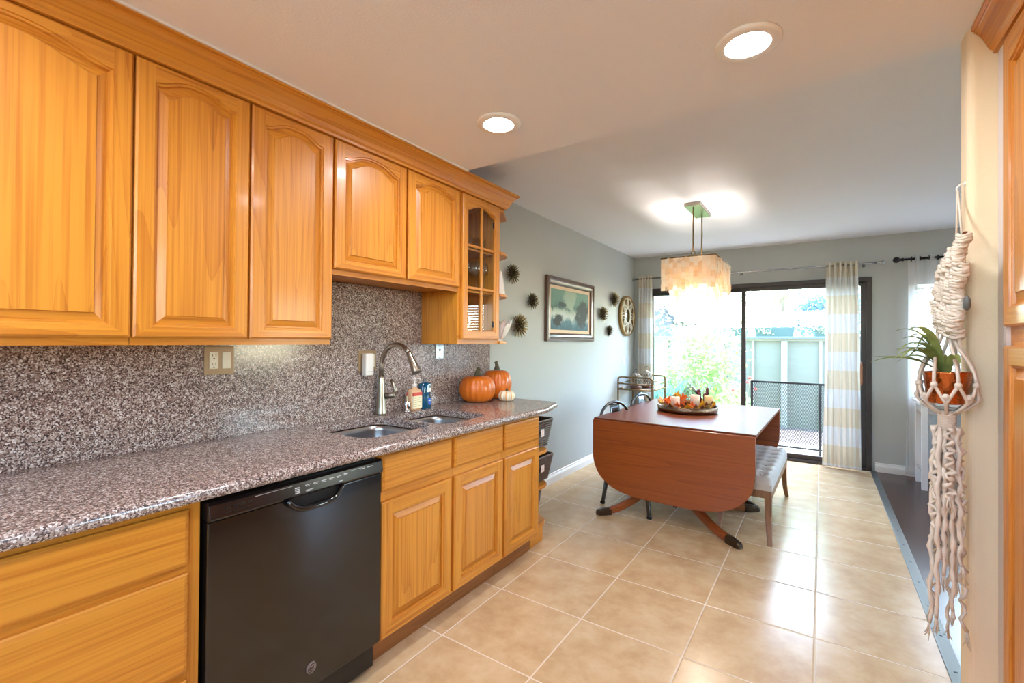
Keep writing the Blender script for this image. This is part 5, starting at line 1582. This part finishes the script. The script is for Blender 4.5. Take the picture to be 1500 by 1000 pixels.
cR = curtain('curtain', 'white curtain with wide beige stripes at the right side of the glass door', .040, .315, .012, 2.170, 6, .030, STRIPEC, .22)
cL = curtain('curtain', 'white curtain with wide beige stripes in the corner by the lattice mirror', -2.000, -1.820, .012, 2.175, 5, .026, STRIPEC, .30)
cs = curtain('curtain', 'sheer white grommet curtain at the left of the living room window', .708, 1.02, .03, 2.185, 3, .034, SHEER, .10)
for i in range(5):
    x = .735 + i * .065
    MB().tube([(x + .0, RY + .022 * math.cos(a), 2.150 + .022 * math.sin(a)) for a in [2 * PI * k / 18 for k in range(18)]], .004, 6, closed=True).build('grommet', RODB, cs)

# ------------------------------------------------------------------ white desk in the living room
dk = thing('desk', 'white desk with square legs under the living room window', 'desk', (.76, 5.52, 0))
MB().box(.735, 1.95, 5.49, 5.90, .765, .79).build('desk_top', MESHWHITE, dk, bevel=.003)
for (x, y) in ((.755, 5.51), (1.895, 5.51), (.755, 5.84), (1.895, 5.84)):
    MB().box(x, x + .04, y, y + .04, 0, .765).build('leg', MESHWHITE, dk, bevel=.002)
b = MB().box(.795, 1.895, 5.515, 5.535, .685, .765).box(.795, 1.895, 5.855, 5.875, .685, .765).box(.760, .780, 5.55, 5.84, .685, .765).box(.765, .780, 5.55, 5.84, .14, .165)
b.build('apron', plain('desk_grey_apron', (176, 172, 168), .5), dk)

# ------------------------------------------------------------------ macrame plant hanger
MX, MY = .318, 1.905
nl = thing('wall_hook', 'small white hook on the partition end above the macrame', 'hook', (SX, 1.975, 1.80))
MB().tube([(SX + .003, 1.975, 1.815), (SX - .012, 1.975, 1.815), (SX - .020, 1.975, 1.805), (SX - .020, 1.975, 1.795), (SX - .014, 1.975, 1.790)], .0025, 6).lathe([(.008, SX - .003), (.008, SX + .001)], (0, 1.975, 1.815), 12, axis=0).build('hook', WHITE_PL, nl)
mc = thing('macrame_hanger', 'cream knotted macrame hanger holding the copper pot by the partition', 'plant hanger', (MX, MY, 1.62))
HK = (SX - .018, 1.975, 1.797)
MB().tube([HK, (.350, 1.895, 1.640)], .0032, 6).tube([HK, (.352, 1.985, 1.575)], .0028, 6).build('top_cord', ROPE, mc)
MB().tube([(.352, 1.860, 1.640), (.338, 2.000, 1.560)], .009, 10).build('dowel', DOWEL, mc)
MB().tube([(.318, 2.02, 1.470), (.336, 1.990, 1.452)], .008, 10).build('dowel', DOWEL, mc)
rm = random.Random(5)
m = MB()
def knot(c, r, d):
    """one square knot: a short fat coil"""
    c = Vector(c)
    for k in range(3):
        a = rm.uniform(0, PI)
        m.tube([c + Vector((r * math.cos(t_) , r * math.sin(t_) * .8, (k - 1) * r * .55 + .3 * r * math.sin(2 * t_ + a))) for t_ in [2 * PI * i / 9 for i in range(9)]], r * .42, 6, closed=True)
cols_ = [((.350, 1.868, 1.628), (.340, 1.885, 1.345), .0135), ((.346, 1.893, 1.612), (.332, 1.900, 1.350), .014), ((.342, 1.918, 1.596), (.324, 1.915, 1.360), .0145), ((.338, 1.943, 1.582), (.318, 1.935, 1.372), .0145), ((.335, 1.968, 1.566), (.316, 1.955, 1.40), .0135), ((.333, 1.990, 1.555), (.312, 1.985, 1.425), .0125)]
for (a, b_, r_) in cols_:
    a, b_ = Vector(a), Vector(b_); n = int((a - b_).length / .0165)
    for i in range(n + 1):
        t_ = i / n
        p = a.lerp(b_, t_); p.x -= .012 * math.sin(t_ * 9) ** 2 + rm.uniform(-.003, .003); p.y += .005 * math.sin(t_ * 14)
        knot(p, r_ * rm.uniform(.85, 1.12), 0)
m.build('knotted_panel', ROPE, mc)
PR, PT, PB = .058, 1.232, 1.136       # pot radius, rim and base heights
ring_r = PR + .010
for k in range(8):
    a = 2 * PI * k / 8 + .2
    src = cols_[[0, 1, 2, 3, 4, 5, 2, 1][k]][1]
    e = (MX + ring_r * math.cos(a), MY + ring_r * math.sin(a), 1.195)
    q = (MX + (ring_r + .004) * math.cos(a), MY + (ring_r + .004) * math.sin(a), 1.26)
    MB().tube(bez(src, (src[0], src[1], src[2] - .06), q, e, 10), .0046, 7).build('hanging_cord', ROPE, mc)
m = MB()
for k in range(8):
    for s_ in (-1, 1):
        a0 = 2 * PI * k / 8 + .2; a1 = a0 + s_ * PI / 8
        pts = []
        for i in range(11):
            t_ = i / 10
            a = a0 + (a1 - a0) * min(1, t_ * 1.6); z = 1.195 - .088 * t_
            r_ = ring_r if t_ < .5 else ring_r - (ring_r - .020) * ((t_ - .5) / .5) ** 1.4
            pts.append((MX + r_ * math.cos(a), MY + r_ * math.sin(a), z))
        m.tube(pts, .0046, 6)
    a0 = 2 * PI * k / 8 + .2
    for z, aa, rr_ in ((1.195, a0, ring_r), (1.160, a0 + PI / 8, ring_r - .001)):
        m.ball((MX + rr_ * math.cos(aa), MY + rr_ * math.sin(aa), z), .0095, 7)
m.build('pot_net', ROPE, mc)
m = MB()
for k in range(11):
    z = 1.112 - k * .0052
    m.tube([(MX + .019 * math.cos(t_), MY + .019 * math.sin(t_), z + .001 * math.sin(t_)) for t_ in [2 * PI * i / 14 for i in range(14)]], .0034, 6, closed=True)
m.tube([(MX, MY, 1.115), (MX, MY, 1.05)], .017, 8)
m.build('wrap_knot', ROPE, mc)
for k in range(16):
    a = 2 * PI * k / 16; r_ = .016 if k % 2 else .027
    zb_ = [.46, .60, .83, .47, .72, .80, .50, .88, .46, .75, .49, .62, .86, .52, .66, .81][k]
    fl = .020 if zb_ > .7 else .010
    dx, dy = math.cos(a), math.sin(a)
    pts = []; rad = []
    n = 34
    for i in range(n + 1):
        t_ = i / n; z = 1.065 - (1.065 - zb_) * t_
        q = r_ + fl * t_ ** .6 + (.004 if k % 3 else .008) * math.sin(i * (1.9 if k % 3 == 0 else .9) + k)
        ang = a + (.25 if k % 3 == 0 else .06) * math.sin(i * 1.3 + k)
        pts.append((MX + q * math.cos(ang), MY + q * math.sin(ang), z))
        rad.append((.0066 if k % 3 else .0054) * (1 + .35 * math.sin(i * 2.1 + k)) if t_ < .9 else .005)
    m = MB().tube(pts, rad, 6)
    e = Vector(pts[-1])
    for j in range(6):
        m.tube([e + Vector((0, 0, .006)), e + Vector((rm.uniform(-.006, .006), rm.uniform(-.006, .006), -.02)), e + Vector((rm.uniform(-.013, .013), rm.uniform(-.013, .013), -.045 + rm.uniform(-.01, .01)))], [.0022, .0016, .0009], 4)
    m.build('tassel_cord', ROPE, mc)
ce = Vector((.352, 1.852, 1.435))
MB().ball(ce, .017, 8, 0, (.55, 1, 1.3)).build('stone_charm', SHADEG, mc)
pp = thing('copper_pot', 'hammered copper pot held in the macrame net', 'pot', (MX, MY, PB))
MB().lathe([(0, 0), (.040, 0), (.046, .006), (PR - .002, PT - PB - .004), (PR, PT - PB), (PR - .003, PT - PB), (PR - .006, .078), (0, .078)], (0, 0, 0), 48).build('pot_body', COPPER, pp, local=True)
MB().lathe([(PR - .008, .0785), (.03, .083), (0, .084)], (0, 0, 0), 24).build('soil', SOIL, pp, local=True)
pl_ = thing('potted_plant', 'green arching leafy plant in the hanging copper pot', 'plant', (MX, MY, PB + .082))
for i in range(19):
    a = rm.uniform(PI * .45, PI * 1.55) if i > 7 else PI + rm.uniform(-.8, .6)
    L = rm.uniform(.06, .125) if i > 2 else rm.uniform(.17, .20)
    lift = rm.uniform(.07, .15) if i > 2 else rm.uniform(.05, .09)
    p0 = Vector((.012 * math.cos(a), .012 * math.sin(a), 0)); p1 = p0 + Vector((.15 * L * math.cos(a), .15 * L * math.sin(a), lift * .8))
    p2 = p0 + Vector((.6 * L * math.cos(a), .6 * L * math.sin(a), lift * 1.15)); p3 = p0 + Vector((L * math.cos(a), L * math.sin(a), lift * (.95 if i % 2 else .55)))
    path = bez(p0, p1, p2, p3, 10); m = MB(); sx, sy = -math.sin(a), math.cos(a); wm = rm.uniform(.009, .014) if i > 2 else .008
    for j, q in enumerate(path):
        t_ = j / 10; w_ = wm * (math.sin(PI * min(.97, .12 + .86 * t_)) ** .7)
        m.v += [(q.x - sx * w_, q.y - sy * w_, q.z + w_ * .35), (q.x, q.y, q.z), (q.x + sx * w_, q.y + sy * w_, q.z + w_ * .35)]
    for j in range(10):
        for s_ in (0, 1): m.face((j * 3 + s_, j * 3 + s_ + 1, j * 3 + 4 + s_, j * 3 + 3 + s_), 0, True)
    m.build('leaf', PLANT_G, pl_, local=True, recalc=False)

# ================================================================== outside
struct(MB().box(-6, 7, FY + .12, 7.4, -.16, -.06).build('ground_patio', PATIO))
struct(MB().box(-14, 16, 7.4, 40, -.30, -.10).build('ground_garden', EARTH))
struct(MB().box(-14, WX - .12, -8, 7.4, -.30, -.12).build('ground_side', PATIO))
struct(MB().box(LX + .1, 16, -9, 7.4, -.30, -.12).build('ground_lawn', EARTH))
struct(MB().box(WX - .12, LX + .1, -9, BY - .1, -.30, -.12).build('ground_rear', PATIO))
# juliet railing of expanded metal
rg = thing('railing', 'dark steel railing with diamond mesh outside the sliding door', 'railing', (0, 6.55, -.06))
RX0, RX1, RYY, RZ0, RZ1 = -.740, .62, 6.55, .04, .832
MB().box(RX0, RX1, RYY - .012, RYY + .012, RZ1 - .016, RZ1 + .006).build('top_rail', RAILM, rg)
MB().box(RX0, RX1, RYY - .010, RYY + .010, RZ0, RZ0 + .018).build('bottom_rail', RAILM, rg)
for x in (RX0, -.02, RX1): MB().box(x, x + .026, RYY - .013, RYY + .013, -.06, RZ1).build('post', RAILM, rg)
m = MB()
dxs, dzs = .026, .046
H_ = RZ1 - RZ0
k = dxs / dzs
span = RX1 - RX0
i = -int(H_ * k / dxs) - 1
while RX0 + i * dxs < RX1:
    for s_ in (1, -1):
        xa = RX0 + i * dxs; za = RZ0; xb = xa + H_ * k; zb_ = RZ1
        if xa < RX0: za = RZ0 + (RX0 - xa) / k; xa = RX0
        if xb > RX1: zb_ = RZ0 + (RX1 - (RX0 + i * dxs)) / k; xb = RX1
        if zb_ > za:
            if s_ == 1: m.tube([(xa, RYY, za), (xb, RYY, zb_)], .0024, 4, caps=False)
            else: m.tube([(xa, RYY + .001, RZ0 + RZ1 - za), (xb, RYY + .001, RZ0 + RZ1 - zb_)], .0024, 4, caps=False)
    i += 1
m.build('mesh_infill', RAILM, rg)
# fence
fx = thing('garden_fence', 'sage painted board fence with pale posts behind the patio', 'fence', (0, 9.0, -.1))
MB().box(-7, 6, 9.02, 9.05, -.1, 1.36).build('boards', FENCE, fx)
MB().box(-7, 6, 8.90, 9.10, 1.385, 1.42).build('cap_rail', FCAP, fx, bevel=.004)
MB().box(-7, 6, 8.985, 9.019, 1.345, 1.385).build('top_rail', FENCEP, fx)
for i in range(-7, 6):
    x = -.515 + i * .98
    MB().box(x - .045, x + .045, 8.955, 9.019, -.1, 1.345).build('post', FENCEP, fx, bevel=.003)
    for dx in (-.47 + .0, .32 - .0): 
        if dx < 0: MB().box(x + dx - .02, x + dx + .02, 8.99, 9.019, -.1, 1.345).build('batten', FENCEP, fx)
rf = random.Random(21)
def leaves(m, n, fn, size, mi=0):
    for _ in range(n):
        c = Vector(fn()); s_ = size * rf.uniform(.6, 1.3)
        a = Vector((rf.gauss(0, 1), rf.gauss(0, 1), rf.gauss(0, .7))).normalized(); b_ = a.orthogonal().normalized()
        ang = rf.uniform(0, 2 * PI); b_ = b_ * math.cos(ang) + a.cross(b_) * math.sin(ang)
        nn = a.cross(b_)
        m.add([c - a * s_, c + b_ * s_ * .45 + nn * s_ * .1, c + a * s_, c - b_ * s_ * .45 + nn * s_ * .1], [(0, 1, 2, 3)], mi)
def planter(x0, x1, label, fl):
    t = thing('planter_box', label, 'planter', ((x0 + x1) / 2, 9.0, 1.42), 'green planters on the fence cap')
    b = MB()
    y0, y1, z0, z1, f_ = 8.90, 9.10, 1.421, 1.575, .025
    v = [(x0 + f_, y0 + .01, z0), (x1 - f_, y0 + .01, z0), (x1 - f_, y1 - .01, z0), (x0 + f_, y1 - .01, z0), (x0, y0, z1), (x1, y0, z1), (x1, y1, z1), (x0, y1, z1)]
    b.add(v, [(0, 3, 2, 1), (4, 5, 6, 7), (0, 1, 5, 4), (1, 2, 6, 5), (2, 3, 7, 6), (3, 0, 4, 7)])
    b.build('trough', PLANTER, t)
    p = thing('planter_flowers', label.replace('green planter box', 'trailing flowers in the planter'), 'plant', ((x0 + x1) / 2, 9.0, 1.575), 'flowers in the fence planters')
    m = MB()
    leaves(m, 260, lambda: (rf.uniform(x0 + .02, x1 - .02), 9.0 + rf.gauss(0, .08), 1.60 + abs(rf.gauss(0, .09))), .028)
    leaves(m, 70, lambda: (x0 + fl + rf.gauss(0, .08), 8.885 + rf.gauss(0, .015), 1.53 + rf.gauss(0, .04)), .024)
    m.build('foliage', LEAF_T, p)
    m = MB()
    leaves(m, 60, lambda: (rf.uniform(x0 + .02, x1 - .02), 8.98 + rf.gauss(0, .07), 1.64 + abs(rf.gauss(0, .07))), .020)
    m.build('blossoms', FLOWY, p)
planter(-1.62, -1.05, 'green planter box on the fence, left one behind the door mullion', .3)
planter(-.96, -.36, 'green planter box on the fence, middle one', .14)
planter(-.10, .50, 'green planter box on the fence, right one by the striped curtain', .10)

# shrubs, grassy clump, roses, trees
sh = thing('flowering_shrub', 'big leafy flowering shrub outside the left door panel', 'shrub', (-1.75, 7.75, -.1))
m = MB()
def cloudpt(c, r, sq=(1, 1, 1)):
    while True:
        p = Vector((rf.uniform(-1, 1), rf.uniform(-1, 1), rf.uniform(-1, 1)))
        if .25 < p.length < 1: return (c[0] + p.x * r * sq[0], c[1] + p.y * r * sq[1], c[2] + p.z * r * sq[2])
for (c, r_, n, sq) in (((-1.62, 7.75, .62), .62, 1500, (1.1, .8, 1.0)), ((-1.42, 7.85, 1.15), .46, 900, (1.0, .8, 1)), ((-1.95, 7.8, .9), .42, 550, (1, .8, 1.2)), ((-1.2, 7.6, .35), .40, 700, (1, .8, .8)), ((-1.7, 7.9, 1.6), .36, 330, (1, .8, 1.2)), ((-2.1, 7.8, 1.75), .40, 220, (1, .8, 1.2))):
    leaves(m, n, lambda: cloudpt(c, r_, sq), .042)
m.build('foliage', LEAF_G, sh)
m = MB()
for i in range(26):
    e = cloudpt((-1.65, 7.75, .95), .7, (1.0, .7, 1.2)); b0 = (-1.68 + rf.uniform(-.15, .15), 7.78, -.1)
    m.tube(bez(b0, (b0[0], b0[1], .4), (e[0] * .6 + b0[0] * .4, e[1], e[2] * .9), e, 6), [.014, .012, .010, .008, .006, .005, .003], 5)
m.build('stems', BARK, sh)
m = MB()
leaves(m, 120, lambda: cloudpt((-1.5, 7.62, .95), .7, (1, .7, 1.1)), .035)
m.build('blossoms', FLOWY, sh)
gr = thing('strappy_clump', 'blue-green strappy leaved clump below the flowering shrub', 'plant', (-2.05, 7.25, -.1))
m = MB()
for i in range(150):
    a = rf.uniform(0, 2 * PI); L = rf.uniform(.3, .62); b0 = Vector((-2.0 + rf.uniform(-.22, .22), 7.22 + rf.uniform(-.1, .1), -.1)); zt_ = rf.uniform(.5, .98)
    e = b0 + Vector((L * math.cos(a), L * math.sin(a) * .6, zt_ * rf.uniform(.6, 1)))
    path = bez(b0, b0 + Vector((0, 0, zt_ * .6)), b0 + Vector((L * .5 * math.cos(a), L * .3 * math.sin(a), zt_ * 1.1)), e, 6); sx, sy = -math.sin(a), math.cos(a)
    base = len(m.v)
    for j, q in enumerate(path):
        w_ = .012 * (1 - (j / 6) ** 2) + .001
        m.v += [(q.x - sx * w_, q.y - sy * w_, q.z), (q.x + sx * w_, q.y + sy * w_, q.z)]
    for j in range(6): m.face((base + 2 * j, base + 2 * j + 1, base + 2 * j + 3, base + 2 * j + 2))
m.build('blades', LEAF_B, gr)
rs = thing('rose_bush', 'low rose bush with pink blooms by the end of the railing', 'shrub', (-.85, 6.85, -.1))
m = MB()
leaves(m, 420, lambda: cloudpt((-.98, 6.88, .38), .26, (.9, .5, 1.6)), .030)
m.build('foliage', LEAF_G, rs)
m = MB()
for c in ((-.77, 6.70, .84), (-.80, 6.74, .78), (-.98, 6.80, .66), (-.71, 6.72, .70)):
    for k in range(3):
        m.lathe([(.004, 0), (.010 + .009 * k, .012), (.014 + .008 * k, .03 - .006 * k)], (c[0], c[1], c[2]), 10, fn=lambda a, z, k=k: 1 + .12 * math.cos(a * 5 + k))
m.build('blooms', FLOWER, rs)
m = MB()
for c in ((-.77, 6.70, .84), (-.98, 6.80, .66), (-.71, 6.72, .70), (-.9, 6.85, .6)): m.tube(bez((-.92, 6.86, -.1), (-.92, 6.86, .3), (c[0], c[1], c[2] - .2), c, 6), .004, 5)
m.build('stems', BARK, rs)
def tree(label, x, y, h, r, n, mat, size, group=None, trunk=.12):
    t = thing('tree', label, 'tree', (x, y, -.1), group)
    m = MB()
    for (dx, dy, dz, k) in ((0, 0, 0, 1), (-.6, .1, -.15, .7), (.6, -.1, -.1, .72), (.2, .2, .35, .7), (-.3, -.2, .3, .6), (.75, .2, .3, .5)):
        c = (x + dx * r, y + dy * r, h + dz * r); q = r * k * .72
        leaves(m, int(n * k * k / 2.6), lambda: cloudpt(c, q, (1, .8, .85)), size)
    m.build('foliage', mat, t)
    m = MB().tube([(x, y, -.1), (x + .05, y, h * .5), (x, y, h)], [trunk, trunk * .8, trunk * .4], 8)
    for i in range(7):
        e = cloudpt((x, y, h), r * .8); m.tube([(x + .02, y, h * .55), ((x + e[0]) / 2, (y + e[1]) / 2, (h * .8 + e[2]) / 2), e], [trunk * .5, trunk * .3, .02], 5)
    m.build('trunk', BARK, t)
tree('pale leafy tree behind the fence, seen above the middle planter', -.7, 11.6, 3.0, 1.5, 3200, LEAF_T, .075)
tree('pale leafy tree behind the fence, seen above the flowering shrub', -4.4, 11.8, 2.9, 1.5, 2400, LEAF_T, .075)
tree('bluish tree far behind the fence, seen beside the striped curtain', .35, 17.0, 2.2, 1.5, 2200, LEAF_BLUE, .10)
tree('tall pale tree beyond the living room window', 2.6, 11.5, 2.8, 1.8, 1800, LEAF_T, .08)
hs = thing('neighbour_house', 'grey gabled neighbouring house beyond the shrub', 'house', (-5.0, 15, -.1))
MB().prism([(-6.2, -.1), (-3.9, -.1), (-3.9, 2.0), (-4.75, 3.2), (-6.2, 2.0)], 1, 15, 18).build('walls', HOUSE, hs)
MB().prism([(-6.4, 1.95), (-4.75, 3.30), (-3.7, 1.95), (-3.82, 1.90), (-4.75, 3.18), (-6.3, 1.90)], 1, 14.8, 18.2).build('roof', ROOF, hs)
struct(MB().box(WX - .5, LX + .5, FY + .12, FY + .16, CZ - .10, CZ + .14).build('roof_fascia', WHITEP))
